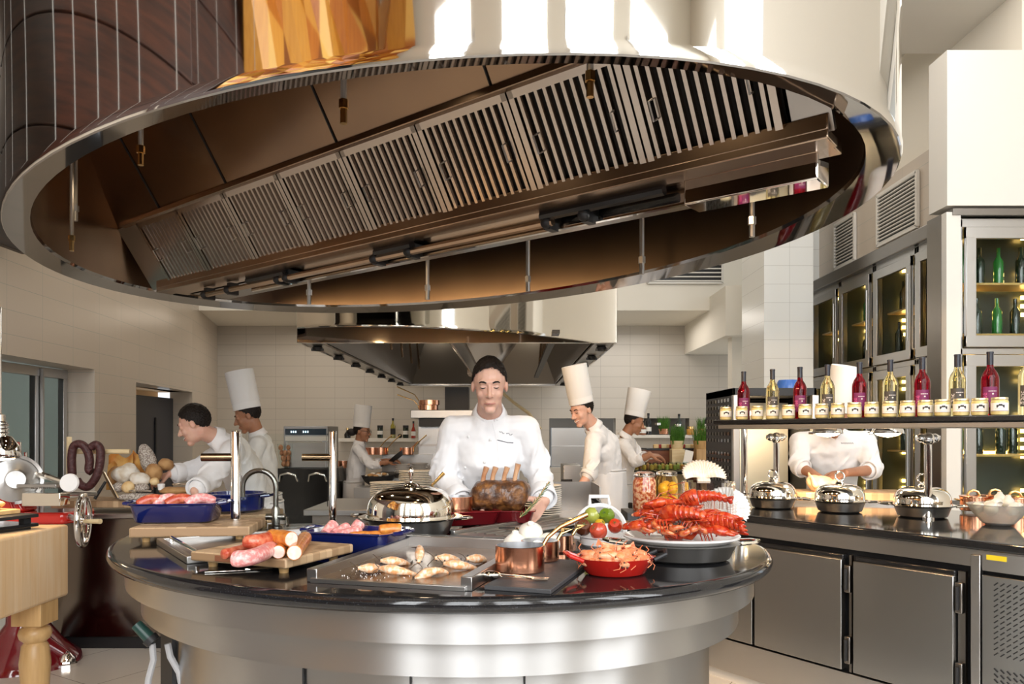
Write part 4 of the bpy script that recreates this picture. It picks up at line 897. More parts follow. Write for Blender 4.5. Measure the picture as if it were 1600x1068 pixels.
def plate_stack(c, n, R, label, group, first=[None]):
    for i in range(n):
        p = c + V((random.uniform(-.002, .002), random.uniform(-.002, .002), i * .0125))
        if first[0] is None:
            first[0] = MB().lathe([(0, 0), (.55, 0), (.6, .02), (1, .105), (1.0, .125), (.97, .125), (.58, .05), (0, .045)], 40).build('plate', m_plate, loc=p); first[0].scale = (R, R, .125); o = first[0]
        else: o = dup(first[0], p, scale=(R, R, .125))
        tag(o, label, 'plate', group)
        if i == n - 1: o['label'] = 'topmost ' + label; del o['group']
PT = .88
b = thing('pass_counter', 'stainless pass counter behind the island carrying the plates', 'counter', (-.55, 5.6, 0))
MB().box((0, 0, PT - .02), (1.7, .9, .04)).build('worktop', m_steel_mid, b, bev=.004); MB().box((0, .03, (PT - .04) / 2), (1.62, .8, PT - .04)).build('cabinet', m_steel_dark, b)
plate_stack(V((-.885, 5.48, PT)), 13, .128, 'white plate in the lower stack behind the silver dome', 'lower stack of plates')
plate_stack(V((-.70, 5.62, PT)), 19, .128, 'white plate in the taller stack behind the silver dome', 'taller stack of plates')
b = thing('plate_cart', 'stainless cabinet open at the front with a stack of plates beside the roast', 'cabinet', (.27, 4.62, 0))
MB().box((0, 0, .455), (.62, .42, .91)).build('body', m_steel_flat, b, bev=.004)
MB().box((.235, .0, 1.0), (.012, .42, .18)).build('side_screen', m_steel_flat, b, bev=.003); MB().box((.0, .205, 1.0), (.48, .012, .18)).build('back_screen', m_steel_dark, b)
plate_stack(V((.16, 4.56, .911)), 14, .135, 'white plate in the stack beside the hand on the roast', 'stack of plates by the roast')

# ================================================================== RIGHT COUNTER
RZ0 = G(1180, 806, .95); e_ = (G(1600, 852, .95) - RZ0); e_.z = 0; e_.normalize(); m_ = V((e_.y, -e_.x, 0)); m_ = -m_ if m_.y < 0 else m_     # along the front, and away from guests
CM = frame(e_, m_, (0, 0, 1), V((RZ0.x, RZ0.y, 0)))           # local x along front (0 = px 1180), y into the counter
def CT(px):                                                      # local x where the view ray at px meets the front plane
    r = V(((px - 800) / F, 1, 0)); o = V((RZ0.x, RZ0.y, 0)); A_ = Matrix(((r.x, -e_.x), (r.y, -e_.y))).inverted() @ V((o.x, o.y)); return A_[1]
xL, xR = -1.0, 2.3; CD = 1.22; RT = .95
rcn = thing('buffet_counter', 'refrigerated steel buffet counter with a black granite top and hinged doors', 'counter', (RZ0.x, RZ0.y, 0), math.atan2(e_.y, e_.x))
LM = lambda x, y, z: (x, y * (1 if (Matrix.Rotation(math.atan2(e_.y, e_.x), 3, 'Z') @ V((0, 1, 0))).dot(m_) > 0 else -1), z)
MB().box(LM((xL + xR) / 2, CD / 2, RT - .02), (xR - xL, CD, .04)).build('worktop', m_granite, rcn, bev=.01, bseg=3)
m_door = M('door_steel', (.40, .40, .39), .30, 1, bump=(4, .02), stretch=(1, 1, 60))
b = MB(); b.box(LM((xL + xR) / 2, CD / 2 + .03, .48), (xR - xL - .02, CD - .06, .82)); b.build('carcass', m_black, rcn)
b = MB(); b.box(LM((xL + xR) / 2, .03, .873), (xR - xL - .02, .02, .073)); b.build('top_rail', m_steel_flat, rcn, bev=.002)
b = MB(); b.box(LM((xL + xR) / 2, .03, .15), (xR - xL - .02, .02, .18)); b.build('kick_plate', m_steel_flat, rcn, bev=.002)
b = MB(); b.box(LM((xL + xR) / 2, .10, .03), (xR - xL - .02, .1, .06)); b.build('plinth', m_white, rcn)
t0, t1, t2_, t3, t4, t5 = CT(1180), CT(1317), CT(1335), CT(1492), CT(1516), CT(1531)
for a, c in ((-.62, t0 - .012), (t0 + .004, t1), (t2_, t3)):
    d = MB().box(LM((a + c) / 2, .004, .525), (c - a, .035, .53)).build('door', m_door, rcn, bev=.004)
    MB().box(LM((a + c) / 2, .022, .80), (c - a, .04, .026)).build('gasket', m_blackgloss, d, bev=.006)
for x in ((t1 + t2_) / 2, (t3 + t4) / 2 - .01):
    MB().box(LM(x, .025, .53), (.012 if x < t3 else .03, .02, .56)).build('stile', m_steel_dark, rcn)
    for z in (.70, .36):
        h = MB(); h.box(LM(x, .0, z), (.03, .03, .13)); h.build('hinge', m_steel_dark, rcn, bev=.004)
        MB().tube([LM(x - .004, -.02, z - .05), LM(x - .004, -.02, z + .05)], .008, 8).build('hinge_pin', m_black, rcn)
MB().box(LM((t4 + t5) / 2, .016, .49), (t5 - t4, .03, .80)).build('corner_post', m_steel_flat, rcn, bev=.003)
xg1 = t5 + .62
MB().box(LM((t5 + xg1) / 2, .02, .865), (xg1 - t5 - .01, .02, .075)).build('control_panel', m_steel_flat, rcn)
MB().box(LM(t5 + .06, .008, .885), (.075, .004, .02)).build('warning_sticker', M('yellow_sticker', (.80, .62, .02), .5), rcn)
gm = MB(); gm.box(LM((t5 + xg1) / 2, .016, .44), (xg1 - t5 - .01, .02, .74)); gp_ = gm.build('vent_panel', m_door, rcn, bev=.003)
gs = MB(); gs2 = MB()
for r_ in range(30):
    for c_ in range(12):
        if r_ in (14, 15): continue
        z = .78 - r_ * .022; x = t5 + .06 + c_ * .024; sl = 1 if r_ < 14 else -1
        o4 = Matrix.Translation(LM(x, .004, z)) @ Matrix.Rotation(sl * .85, 4, 'Y'); (gs if r_ < 14 else gs2).box((0, 0, 0), (.004, .006, .019), 0, o4)
gs.build('vent_slots', m_black, gp_); gs2.build('vent_slots', m_black, gp_)
def CP(x, y, z): return CM @ V((x, y, z))
def onC(px, py, z=RT): return G(px, py, z)

# ---- rack above the counter
s0 = P(1122, 672, 4.75); s1 = P(1590, 666, 3.35); s0.z = s1.z = 0; ed = (s1 - s0).normalized(); sm = V((-ed.y, ed.x, 0)); sm = sm if sm.y > 0 else -sm
SL = (s1 - s0).length + .9; SMx = frame(ed, sm, (0, 0, 1), s0); SZ = 1.42
rk = thing('bottle_rack', 'long granite-topped rack over the buffet counter carrying bottles and jars', 'shelf', s0)
MB().box((SL / 2, .17, SZ + .042), (SL + .06, .37, .026), 0, SMx).build('granite_shelf', m_granite, rk, world=True, bev=.005)
MB().box((SL / 2, .17, SZ + .014), (SL, .34, .028), 0, SMx).build('steel_tray', m_steel_flat, rk, world=True, bev=.003)
def SP(x, y, z=SZ + .0555): return SMx @ V((x, y, z))
def ST(px):
    r = V(((px - 800) / F, 1)); A_ = Matrix(((r.x, -ed.x), (r.y, -ed.y))).inverted() @ V((s0.x, s0.y)); return A_[1]
for x in (.06, SL - .75):
    q = SP(x, .17); MB().lathe([(0, 0), (.024, 0), (.024, .008), (.019, .012), (.019, SZ - RT), (0, SZ - RT)], 20, 0, T(q.x, q.y, RT)).build('post', m_chrome, rk, world=True)
for pxx, dd_ in ((1213, 4.72), (1450, 3.98)):
    q = P(pxx, 700, dd_); t = thing('lamp_stand', 'chrome lamp post with a ball joint ' + ('near the dark glass case' if pxx < 1300 else 'near the copper casseroles'), 'lamp stand', (q.x, q.y, RT))
    MB().lathe([(0, 0), (.03, 0), (.03, .01), (.018, .014), (.018, .40), (0, .40)], 18).build('pole', m_chrome, t)
    b = MB(); b.ell((0, 0, .415), .034); b.ell((.035, 0, .42), .024); b.ell((-.035, 0, .42), .024); b.tube([(-.06, 0, .42), (.06, 0, .42)], .014, 10); b.build('ball_joint', m_chrome, t)
for i, (pxx, dd_) in enumerate(((1293, 4.52), (1387, 4.30))):
    q = P(pxx, 677, dd_); t = thing('heat_lamp', ('glowing heat lamp hanging before the white jacket at its chest', 'glowing heat lamp hanging at the jacket sleeve')[i], 'heat lamp', q)
    MB().lathe([(.085, 0), (.08, .02), (.05, .06), (.03, .075), (0, .078)], 28, cap=False).build('shade', m_chrome, t, solid=.002)
    MB().lathe([(0, -.022), (.05, -.012), (.074, .004), (.074, .012), (0, .014)], 24).build('bulb', m_heatlamp, t)
    MB().tube([(-.085, 0, .002), (-.11, 0, .002)], .007, 8).build('switch', m_chrome, t)
    spot('heat_lamp_light', q + V((0, 0, -.03)), q + V((0, .12, -1)), 45, (1, .70, .42), 2.2, .5, .05)

cloche('silver domed dish nearest the steel rack post', onC(1207, 793), .135, -.5, True, .055, group='silver domed dishes on the buffet')
cloche('middle silver domed dish, right below the raw chicken', onC(1312, 799), .135, -.5, True, .055, group='silver domed dishes on the buffet')
cloche('silver domed dish beside the bowl of white onions', onC(1441, 807), .14, -.5, True, .055, group='silver domed dishes on the buffet')
bc = onC(1560, 820); bw = thing('glass_bowl', 'wide frosted glass bowl heaped with white onions', 'bowl', bc)
MB().lathe([(0, 0), (.05, 0), (.07, .012), (.115, .065), (.135, .10), (.138, .103), (.131, .10), (.11, .066), (.066, .016), (0, .008)], 44).build('bowl', M('frosted_glass', (.93, .90, .84), .25, 0, trans=.75, ior=1.3), bw)
rg = random.Random(21)
for i, (x, y, z, r, cut, rt) in enumerate(((-.06, -.04, .082, .031, 0, (.5, .4, 0)), (.03, -.06, .085, .031, 1, (-1.1, 0, 0)), (.08, .0, .082, .031, 0, (.9, 0, .5)), (-.01, .05, .085, .031, 0, (0, .6, 0)), (-.03, -.03, .115, .029, 1, (-1.0, .3, .3)), (.045, .0, .112, .029, 0, (.2, 0, 0)), (-.085, .02, .085, .028, 0, (1.2, 0, 0)), (.02, .02, .128, .026, 0, (0, 0, 0)))):
    onion(bc + V((x, y, z)), r, ('white onion pressed to the near side of the bowl', 'cut white onion facing out in the middle of the bowl', 'white onion at the bowl rim by the rack post', 'white onion deep at the back of the bowl', 'cut white onion tilted on top of the heap', 'white onion on top beside the cut one', 'white onion over the bowl rim next to the silver dome', 'frilly white onion crowning the heap')[i], 'white onions in the glass bowl', bool(cut), rt)
# copper casseroles on a black mat
q = onC(1560, 790, .955); ob = MB().box((0, 0, .006), (.62, .3, .012)).build('serving_mat', m_black, loc=V((q.x - .02, q.y + .06, RT)), bev=.002); ob.rotation_euler = (0, 0, -.6); tag(ob, 'black mat under the copper casseroles on the buffet', 'mat')
def casserole(label, c, R, h):
    t = thing('copper_casserole', label, 'casserole', c, -.3, 'lidded copper casseroles')
    MB().lathe([(0, 0), (R - .004, 0), (R, .004), (R, h), (R + .002, h + .002), (0, h + .002)], 36).build('pot', m_copper, t)
    l = MB().lathe([(0, h + .002), (R + .004, h + .003), (R + .003, h + .007), (R * .5, h + .012), (0, h + .013)], 36).build('lid', m_copper, t)
    MB().tube([(-.032, 0, h + .008), (-.022, 0, h + .03), (0, 0, h + .038), (.022, 0, h + .03), (.032, 0, h + .008)], .0065, 8).build('lid_handle', m_brass, l)
    for s in (-1, 1): MB().tube([(s * R, -.025, h * .75), (s * (R + .022), -.018, h * .8), (s * (R + .022), .018, h * .8), (s * R, .025, h * .75)], .005, 8).build('handle', m_brass, t)
casserole('lidded copper casserole closest to the white cabinet frame', P(1521, 785, 4.30) * 1.0, .068, .075)
casserole('lidded copper casserole in the middle of the three', P(1555, 783, 4.36), .068, .075)
casserole('lidded copper casserole behind the glass bowl', P(1586, 786, 4.22), .068, .075)
for o in bpy.data.objects:
    if o.name.startswith('copper_casserole') and o.type == 'EMPTY': o.location.z = RT + .013
# cutting board, raw chicken
bb = thing('carving_board', 'long wooden carving board under the raw chicken', 'cutting board', (P(1325, 780, 4.98).x, 4.98, RT), -.12)
MB().box((0, 0, .045), (.72, .34, .05)).build('block', m_endgrain, bb, bev=.006); MB().box((0, 0, .01), (.76, .38, .02)).build('base_tray', m_steel_flat, bb)
m_chick = M('raw_chicken', (.86, .60, .36), .35, 0, sss=.2, coat=.3, noise=(10, (.80, .44, .26), .4, .7), bump=(120, .1))
ch = thing('raw_chicken', 'raw trussed chicken held on the carving board', 'chicken', P(1284, 757, 4.94))
b = MB(); b.ell((0, 0, 0), (.085, .062, .06)); b.ell((-.05, 0, .02), (.05, .05, .045)); b.caps((.03, -.055, -.01), (.07, -.05, .035), .026, .014); b.caps((.03, .05, -.01), (.07, .05, .035), .026, .014); b.caps((-.06, -.05, .0), (-.085, -.045, .06), .02, .009); b.caps((-.05, .04, .02), (-.07, .04, .075), .018, .008)
b.build('body', m_chick, ch, rem=.006, smo=4); MB().ell((.045, -.052, -.015), (.014, .012, .016)).build('cavity', M('cavity_red', (.10, .01, .01), .6), ch)

# ---- bottles and jars on the rack
def label_arc(mb, R, z0, z1, a0, a1, mi=0, n=14):
    mb.loft([[(R * math.cos(a0 + (a1 - a0) * k / n), R * math.sin(a0 + (a1 - a0) * k / n), z) for k in range(n + 1)] for z in (z0, z1)], mi, None, False, False)
def text_on(s, size, R, z, amid, vertical=False):
    cu = bpy.data.curves.new('t', 'FONT'); cu.body = s; cu.size = size; cu.align_x = 'CENTER'; cu.align_y = 'CENTER'
    o = bpy.data.objects.new('t', cu); COL.objects.link(o); me = bpy.data.meshes.new_from_object(o.evaluated_get(bpy.context.evaluated_depsgraph_get()))
    vs = [v.co.copy() for v in me.vertices]; fs = [tuple(p.vertices) for p in me.polygons]; bpy.data.objects.remove(o); bpy.data.curves.remove(cu); bpy.data.meshes.remove(me)
    out = []
    for v in vs:
        x, y = (-v.y, v.x) if vertical else (v.x, v.y)
        a = amid + x / R; out.append((R * math.cos(a), R * math.sin(a), z + y))
    return out, fs
FACE = -PI / 2
m_redwine = M('rose_wine', (.27, .004, .014), .02, 0, trans=.85, ior=1.34)
m_whitewine = M('white_wine', (.93, .82, .42), .02, 0, trans=.95, ior=1.34)
m_bcap = M('bottle_capsule', (.008, .010, .022), .3)
m_lab1 = M('plum_label', (.16, .01, .09), .5); m_lab2 = M('charcoal_label', (.055, .05, .045), .5); m_ink = M('label_lettering', (.75, .70, .68), .5); m_ink2 = M('rose_lettering', (.62, .10, .32), .5)
BT_PROF = [(0, 0), (.034, 0), (.0375, .004), (.0375, .165), (.036, .182), (.028, .204), (.016, .222), (.0135, .24), (.0135, .262), (0, .262)]
def rack_bottle(label, p, red, group):
    t = thing('wine_bottle', label, 'bottle', p, 0, group)
    MB().lathe(BT_PROF, 32).build('glass', m_redwine if red else m_whitewine, t)
    MB().lathe([(.0142, .238), (.0142, .29), (.0155, .291), (.0155, .298), (.013, .300), (0, .300)], 18).build('capsule', m_bcap, t)
    l = MB(); label_arc(l, .0379, .04, .135, FACE - .95, FACE + .75); lo = l.build('label', m_lab1 if red else m_lab2, t)
    v, f = text_on('Rosé' if red else 'Blanc', .03, .0382, .078, FACE - .68, True); b = MB(); b.add(v, f)
    v, f = text_on('vin', .02, .0382, .062, FACE - .92, True); b.add(v, f); b.build('lettering', m_ink2 if red else m_ink, lo)
    b = MB(); [label_arc(b, .0382, .113, .117, FACE - .25 + .11 * q_, FACE - .18 + .11 * q_, 0, 2) for q_ in range(8)]; b.ell((.0384 * math.cos(FACE + .2), .0384 * math.sin(FACE + .2), .102), (.004, .001, .004), seg=8, rings=5); b.build('emblem', m_ink, lo)
    return t
bpx = [1162, 1207, 1250, 1293, 1343, 1391, 1441, 1496, 1547, 1606]
names = ['nearest the dark glass case', 'second from the dark glass case', 'below the blue bowl', 'in front of the leaning chef hat', 'just past the chef hat', 'midway along the rack', 'third from the white cabinet frame', 'against the white cabinet frame', 'right of the white cabinet frame', 'last at the picture edge']
prot = {}
for i, px in enumerate(bpx):
    red = i % 2 == 0; p = SP(ST(px), .14); p = p + (sm * .0); L = ('rosé wine bottle ' if red else 'white wine bottle ') + names[i].replace('right of', 'beyond')
    p = SP(ST(px) + .0, .0) ; r = V((p.x, p.y, 0)).normalized(); p = p + r * .16
    az = math.atan2(p.x, p.y)
    if red not in prot: prot[red] = rack_bottle(L, p, red, 'wine bottles on the rack'); prot[red].rotation_euler = (0, 0, -az + .1)
    else: dup(prot[red], p, -az + .1, L)
m_must = M('mustard', (.62, .52, .20), .25, 0, coat=.8, noise=(20, (.70, .60, .28), .4, .6)); m_paper = M('paper_label', (.84, .82, .78), .6); m_gold = M('gold_lid', (.80, .70, .46), .3, .8); m_inkd = M('label_ink', (.03, .03, .035), .6)
def must_jar(label, p, rz):
    t = thing('mustard_jar', label, 'jar', p, rz, 'mustard jars along the rack edge')
    MB().lathe([(0, 0), (.028, 0), (.034, .004), (.0355, .012), (.0355, .058), (.033, .068), (.031, .070), (0, .070)], 28).build('glass', m_must, t)
    MB().lathe([(0, .070), (.033, .070), (.0335, .072), (.0335, .079), (.032, .081), (0, .081)], 28).build('lid', m_gold, t)
    l = MB(); label_arc(l, .0359, .018, .056, FACE - 1.15, FACE + 1.15); lo = l.build('label', m_paper, t)
    b = MB(); R = .0361
    for a0, a1, z0, z1 in ((-.45, -.3, .034, .047), (.3, .45, .034, .047), (-.3, .3, .042, .047), (-.2, .2, .047, .051), (-.3, -.22, .037, .042), (.22, .3, .037, .042)): label_arc(b, R, z0, z1, FACE + .1 + a0, FACE + .1 + a1, 0, 4)
    b.build('emblem', m_inkd, lo); b = MB(); label_arc(b, R, .0185, .0205, FACE - 1.15, FACE + 1.15); label_arc(b, R, .029, .0300, FACE - .5, FACE + .6); b.build('printed_line', M('maroon_ink', (.16, .03, .03), .6), lo)
    return t
jpx = [1134, 1159, 1183, 1207, 1232, 1258, 1284, 1309, 1335, 1362, 1390, 1418, 1446, 1473, 1502, 1531, 1562]
ordn = ['first', 'second', 'third', 'fourth', 'fifth', 'sixth', 'seventh', 'eighth', 'ninth', 'tenth', 'eleventh', 'twelfth', 'thirteenth', 'fourteenth', 'fifteenth', 'sixteenth', 'last']
jp = None
for i, px in enumerate(jpx):
    p = SP(ST(px), .0); r = V((p.x, p.y, 0)).normalized(); p = p + r * (.045 if i % 3 else .055); az = math.atan2(p.x, p.y)
    L = ordn[i] + ' small mustard jar along the rack counting from the dark glass case'
    if jp is None: jp = must_jar(L, p, -az)
    else: dup(jp, p, -az, L)
# ================================================================== PEOPLE
def hand(mb, wrist, d, nrm, side, curl=.5, s=1.0, spread=.12, thumb=.5, curls=None):
    """palm along d, back of the hand along nrm, thumb on +side of (nrm x d)"""
    x = V(d).normalized(); z = (V(nrm) - x * V(nrm).dot(x)).normalized(); y = z.cross(x) * side; w_ = V(wrist)
    pt = lambda a, b_, c: w_ + (x * a + y * b_ + z * c) * s
    for k, yy in enumerate((.027, .009, -.009, -.026)):
        kn = pt(.088 - .006 * abs(k - 1), yy, 0); mb.caps(pt(.01, yy * .7, 0), kn, .014 * s, .0125 * s, 10)
        L = (.92, 1.0, .95, .76)[k]; a = 0; p = kn; r = .0092 * s; sp = (1.4 - k) * spread
        c_ = curls[k] if curls else curl
        for j, ln in enumerate((.044, .027, .022)):
            a += c_ * (.75, 1.0, .8)[j]; dv = (x * math.cos(a) - z * math.sin(a) + y * sp * (1 if j == 0 else .5)).normalized(); q = p + dv * ln * L * s
            mb.caps(p, q, r, r * .9, 8); p = q; r *= .9
    t0 = pt(.025, .03, -.006); t1 = t0 + (x * .62 + y * .72 - z * .25 * (1 + thumb)).normalized() * .042 * s; t2 = t1 + (x * .85 + y * (.45 - thumb * .5) - z * .4 * thumb).normalized() * .032 * s; t3 = t2 + (x * .9 + y * (.2 - thumb * .6) - z * .5 * thumb).normalized() * .025 * s
    mb.caps(pt(.015, .015, 0), t1, .015 * s, .0125 * s, 10); mb.caps(t1, t2, .012 * s, .010 * s, 8); mb.caps(t2, t3, .010 * s, .0085 * s, 8)

def chef(label, J, o):
    """J: joints in the place. head, fwd, up, neck, pelvis, shL/shR, elL/elR, wrL/wrR ; o: options"""
    hs = o.get('hs', 1.0); sk = o.get('skin', m_skin); vx = o.get('vox', .006)
    U = V(J['up']).normalized(); Fw = V(J['fwd']); Fw = (Fw - U * Fw.dot(U)).normalized(); R = Fw.cross(U)
    H = frame(R * hs, Fw * hs, U * hs, J['head'])
    pel = V(J['pelvis']); neck = V(J['neck']); foot = V((pel.x, pel.y, 0))
    root = thing('person', label, 'person', foot)
    # ---- continuous body
    b = MB(); hl = lambda *a: H @ V(a)
    b.ell((0, -.012, .03), (.075, .094, .085), 0, H); b.ell((0, .022, -.02), (.062, .066, .085), 0, H); b.ell((0, .024, -.064), (.053, .058, .045), 0, H); b.ell((0, .064, -.099), (.026, .022, .020), 0, H)
    b.ell((0, .072, .028), (.052, .018, .014), 0, H)
    for s in (-1, 1):
        b.ell((s * .036, .056, -.028), (.021, .023, .024), 0, H); b.ell((s * .076, -.008, -.006), (.009, .018, .027), 0, H)
        b.ell((s * .031, .070, .004), (.016, .013, .012), 0, H); b.ell((s * .011, .096, -.032), (.009, .010, .008), 0, H)
    b.tube([hl(0, .082, .018), hl(0, .098, -.008), hl(0, .112, -.028)], [.007 * hs, .008 * hs, .010 * hs], 10); b.ell((0, .108, -.030), (.0115, .011, .009), 0, H)
    b.ell((0, .084, -.060), (.020, .010, .006), 0, H); b.ell((0, .081, -.071), (.018, .010, .007), 0, H)
    b.caps(hl(0, -.02, -.05), neck, .053 * hs, .058, 14)
    sp = o.get('chest'); cw = o.get('cw', .16)
    sh = {k: V(J['sh' + k]) for k in 'LR'}; el = {k: V(J['el' + k]) for k in 'LR'}; wr = {k: V(J['wr' + k]) for k in 'LR'}
    ax = (sh['R'] - sh['L']).normalized(); mid = (sh['L'] + sh['R']) / 2
    chest = V(J['chest']) if 'chest' in J else mid.lerp(pel, .33); waist = V(J['waist']) if 'waist' in J else mid.lerp(pel, .72)
    def ring(c, rx, ry, dirn, n=20):
        d = V(dirn).normalized(); a_ = (ax - d * ax.dot(d)).normalized(); f = d.cross(a_)
        return [V(c) + a_ * rx * math.copysign(abs(math.cos(t)) ** .85, math.cos(t)) + f * ry * math.copysign(abs(math.sin(t)) ** .85, math.sin(t)) for t in [2 * PI * k / n for k in range(n)]]
    hw = (sh['R'] - sh['L']).length / 2
    b.loft([ring(neck, .05, .05, mid - pel), ring(mid, hw * .85, .07, mid - pel), ring(chest, .14, .09, mid - pel), ring(waist, .125, .085, mid - pel), ring(pel, .14, .10, (0, 0, 1))])
    kn = {}; leg = o.get('legs', ((-.09, 0), (.09, 0)))
    for k, (lx, ly) in zip('LR', leg):
        ft = V((pel.x, pel.y, .07)) + V((ax.x, ax.y, 0)).normalized() * lx + V((0, ly, 0)); hp_ = pel + ax * lx * .9; kn[k] = (hp_.lerp(ft, .5), ft)
        b.chain([hp_, kn[k][0], ft], [.08, .055, .04], 12)
        b.chain([sh[k], el[k], wr[k]], [.05, .040, .027], 12)
        h_ = o['hand' + k]; hand(b, wr[k], h_[0], h_[1], h_[2], h_[3], o.get('hands', 1.0), thumb=h_[4] if len(h_) > 4 else .5, curls=h_[5] if len(h_) > 5 else None)
    body = b.build('body', sk, root, world=True, rem=vx, smo=o.get('bsm', 3))
    # ---- face
    dg = bpy.context.evaluated_depsgraph_get(); bvh = BVHTree.FromObject(body, dg); WB = WM[root]
    def onface(x, z):
        h = bvh.ray_cast(H @ V((x, .3, z)), (H.to_3x3() @ V((0, -1, 0))).normalized())
        return H.inverted() @ h[0] if h[0] else V((x, .09, z))
    for s in (-1, 1):
        e = MB(); e.tube([onface(s * x, .006 - dz) + V((0, .0008, 0)) for x, dz in ((.018, .001), (.025, .0035), (.033, .004), (.041, .0008))], [.0014, .0022, .0024, .0012], 6)
        eo = e.build('eye', m_black, root, world=True, M4=None); 
        e2 = MB(); e2.tube([onface(s * x, .027 + dz) + V((0, .001, 0)) for x, dz in ((.014, -.001), (.026, .004), (.038, .004), (.046, -.001))], [.0028, .0042, .0038, .0016], 8); br = e2.build('eyebrow', m_hair, root, world=True)
        for ob in (eo, br): ob.data.transform(H)
    l = MB(); sm_ = o.get('smile', 0)
    l.tube([onface(x, -.066 + abs(x) * sm_) + V((0, .001, 0)) for x in (-.026, -.014, 0, .014, .026)], [.0012, .003, .0036, .003, .0012], 8); lo = l.build('mouth', m_teeth if sm_ > .3 else m_lip, root, world=True); lo.data.transform(H)
    if sm_ > .3:
        l = MB(); l.tube([onface(x, -.071 + abs(x) * sm_) + V((0, .001, 0)) for x in (-.026, -.014, 0, .014, .026)], [.0012, .003, .0032, .003, .0012], 8); lo = l.build('lips', m_lip, root, world=True); lo.data.transform(H)
    # ---- hair
    hm = bmesh.new(); bmesh.ops.create_icosphere(hm, subdivisions=6, radius=1)
    for v in hm.verts: v.co = V((v.co.x * .077, v.co.y * .097 - .012, v.co.z * .088 + .03))
    kill = [v for v in hm.verts if v.co.z < -.046 + 1.06 * max(0, v.co.y + .055) + (.022 * wob(v.co, 150, 1)) or (abs(v.co.x) > .058 and -.02 < v.co.y < .02 and v.co.z < .015)]
    bmesh.ops.delete(hm, geom=kill, context='VERTS')
    for v in hm.verts: v.co += V((0, 0, 1)) * (.012 * max(0, (v.co.z - .05) / .06) + .003 * wob(v.co, 90, 1)) + V((v.co.x, v.co.y, 0)) * .05 * wob(v.co, 130, 1, 2)
    me = bpy.data.meshes.new('hair'); hm.transform(H); hm.to_mesh(me); hm.free(); me.materials.append(m_hair); me.polygons.foreach_set('use_smooth', [True] * len(me.polygons))
    ho = bpy.data.objects.new('hair', me); COL.objects.link(ho); ho.parent = root; ho.matrix_parent_inverse = WB.inverted(); md = ho.modifiers.new('t', 'SOLIDIFY'); md.thickness = .003 * hs; md.offset = 1
    if o.get('hat'):
        hh, tilt, flare = o['hat']; HB_ = H @ Matrix.Translation((0, -.018, .052)) @ Matrix.Rotation(tilt, 4, 'X'); hb = MB(); n = 72
        def hr(k, z, pl): return [((.084 * k + pl * math.cos(j * PI)) * math.cos(2 * PI * j / n), (.102 * k + pl * math.cos(j * PI)) * math.sin(2 * PI * j / n), z) for j in range(n)]
        hb.loft([hr(1, 0, 0), hr(1.0, .055, 0), hr(1.015, .06, .0015), hr(1 + flare * .5, hh * .6, .002), hr(1 + flare, hh - .004, .0025), hr(.985 + flare, hh, .001), hr(.5, hh - .012, 0), hr(.02, hh - .016, 0)], cap=False)
        ht = hb.build('chef_hat', m_hat, root, world=True, ang=60, solid=-.002); ht.data.transform(HB_)
        MB_ = MB(); MB_.loft([hr(1.008, .004, 0), hr(1.008, .05, 0)], cap=False); bd = MB_.build('hat_band', m_hat, ht); bd.data.transform(HB_)
    if o.get('glasses'):
        g = MB()
        for s in (-1, 1): g.tube([(s * .033 + .021 * math.cos(a), .094, .006 + .016 * math.sin(a)) for a in [2 * PI * k / 14 for k in range(15)]], .0022, 6); g.tube([(s * .054, .092, .01), (s * .079, .0, .01)], .0018, 5)
        g.tube([(-.012, .096, .01), (.012, .096, .01)], .002, 5); go = g.build('glasses', m_black, root, world=True); go.data.transform(H)
    if o.get('bun'): bb_ = MB(); bb_.ell((0, -.135, -.02), (.05, .06, .045)); bo = bb_.build('hair_net', M('hair_net_black', (.02, .015, .015), .7), root, world=True); bo.data.transform(H)
    # ---- jacket
    j = MB(); k_ = o.get('bulk', 1.0); up_ = (mid - pel); low = V((0, 0, 1)); hem = pel - V((0, 0, o.get('hem', .12)))
    nb = neck + (hl(0, -.02, -.05) - neck).normalized() * .004
    kw = o.get('torso', 1.0) * k_
    TR = [(mid - up_.normalized() * .02, hw * 1.02, .098 * k_, up_), (chest, .170 * kw, .122 * k_, up_), (waist, .157 * kw, .116 * k_, up_ + low * .3), (pel, .174 * kw, .128 * k_, low), (hem, .188 * kw, .135 * k_, low)]
    fr_ = random.Random(int(abs(pel.x) * 1e4))
    def torsopt(v, a):
        i = min(int(v), len(TR) - 2); t = v - i; ps = []
        for c_, rx, ry, d_ in (TR[i], TR[i + 1]):
            d_ = V(d_).normalized(); a_ = (ax - d_ * ax.dot(d_)).normalized(); ps.append(V(c_) + a_ * rx * math.cos(a) + d_.cross(a_) * ry * math.sin(a))
        return ps[0].lerp(ps[1], t)
    for q in range(o.get('folds', 16)):
        a0 = fr_.uniform(0, 2 * PI); v0 = fr_.uniform(.1, 2.4); dv_ = fr_.uniform(.7, 1.5); da = fr_.uniform(-.9, .9)
        j.tube([torsopt(min(v0 + dv_ * t, 3.9), a0 + da * t) for t in (0, .25, .5, .75, 1)], [.002, .009, .012, .009, .002], 6)
    j.loft([ring(nb, .066, .064, nb - mid if (nb - mid).length > .01 else up_), ring(neck.lerp(mid, .5), hw * .62, .078, up_), ring(mid - up_.normalized() * .02, hw * 1.02, .098 * k_, up_), *[ring(c_, rx, ry, d_) for c_, rx, ry, d_ in TR[1:]]])
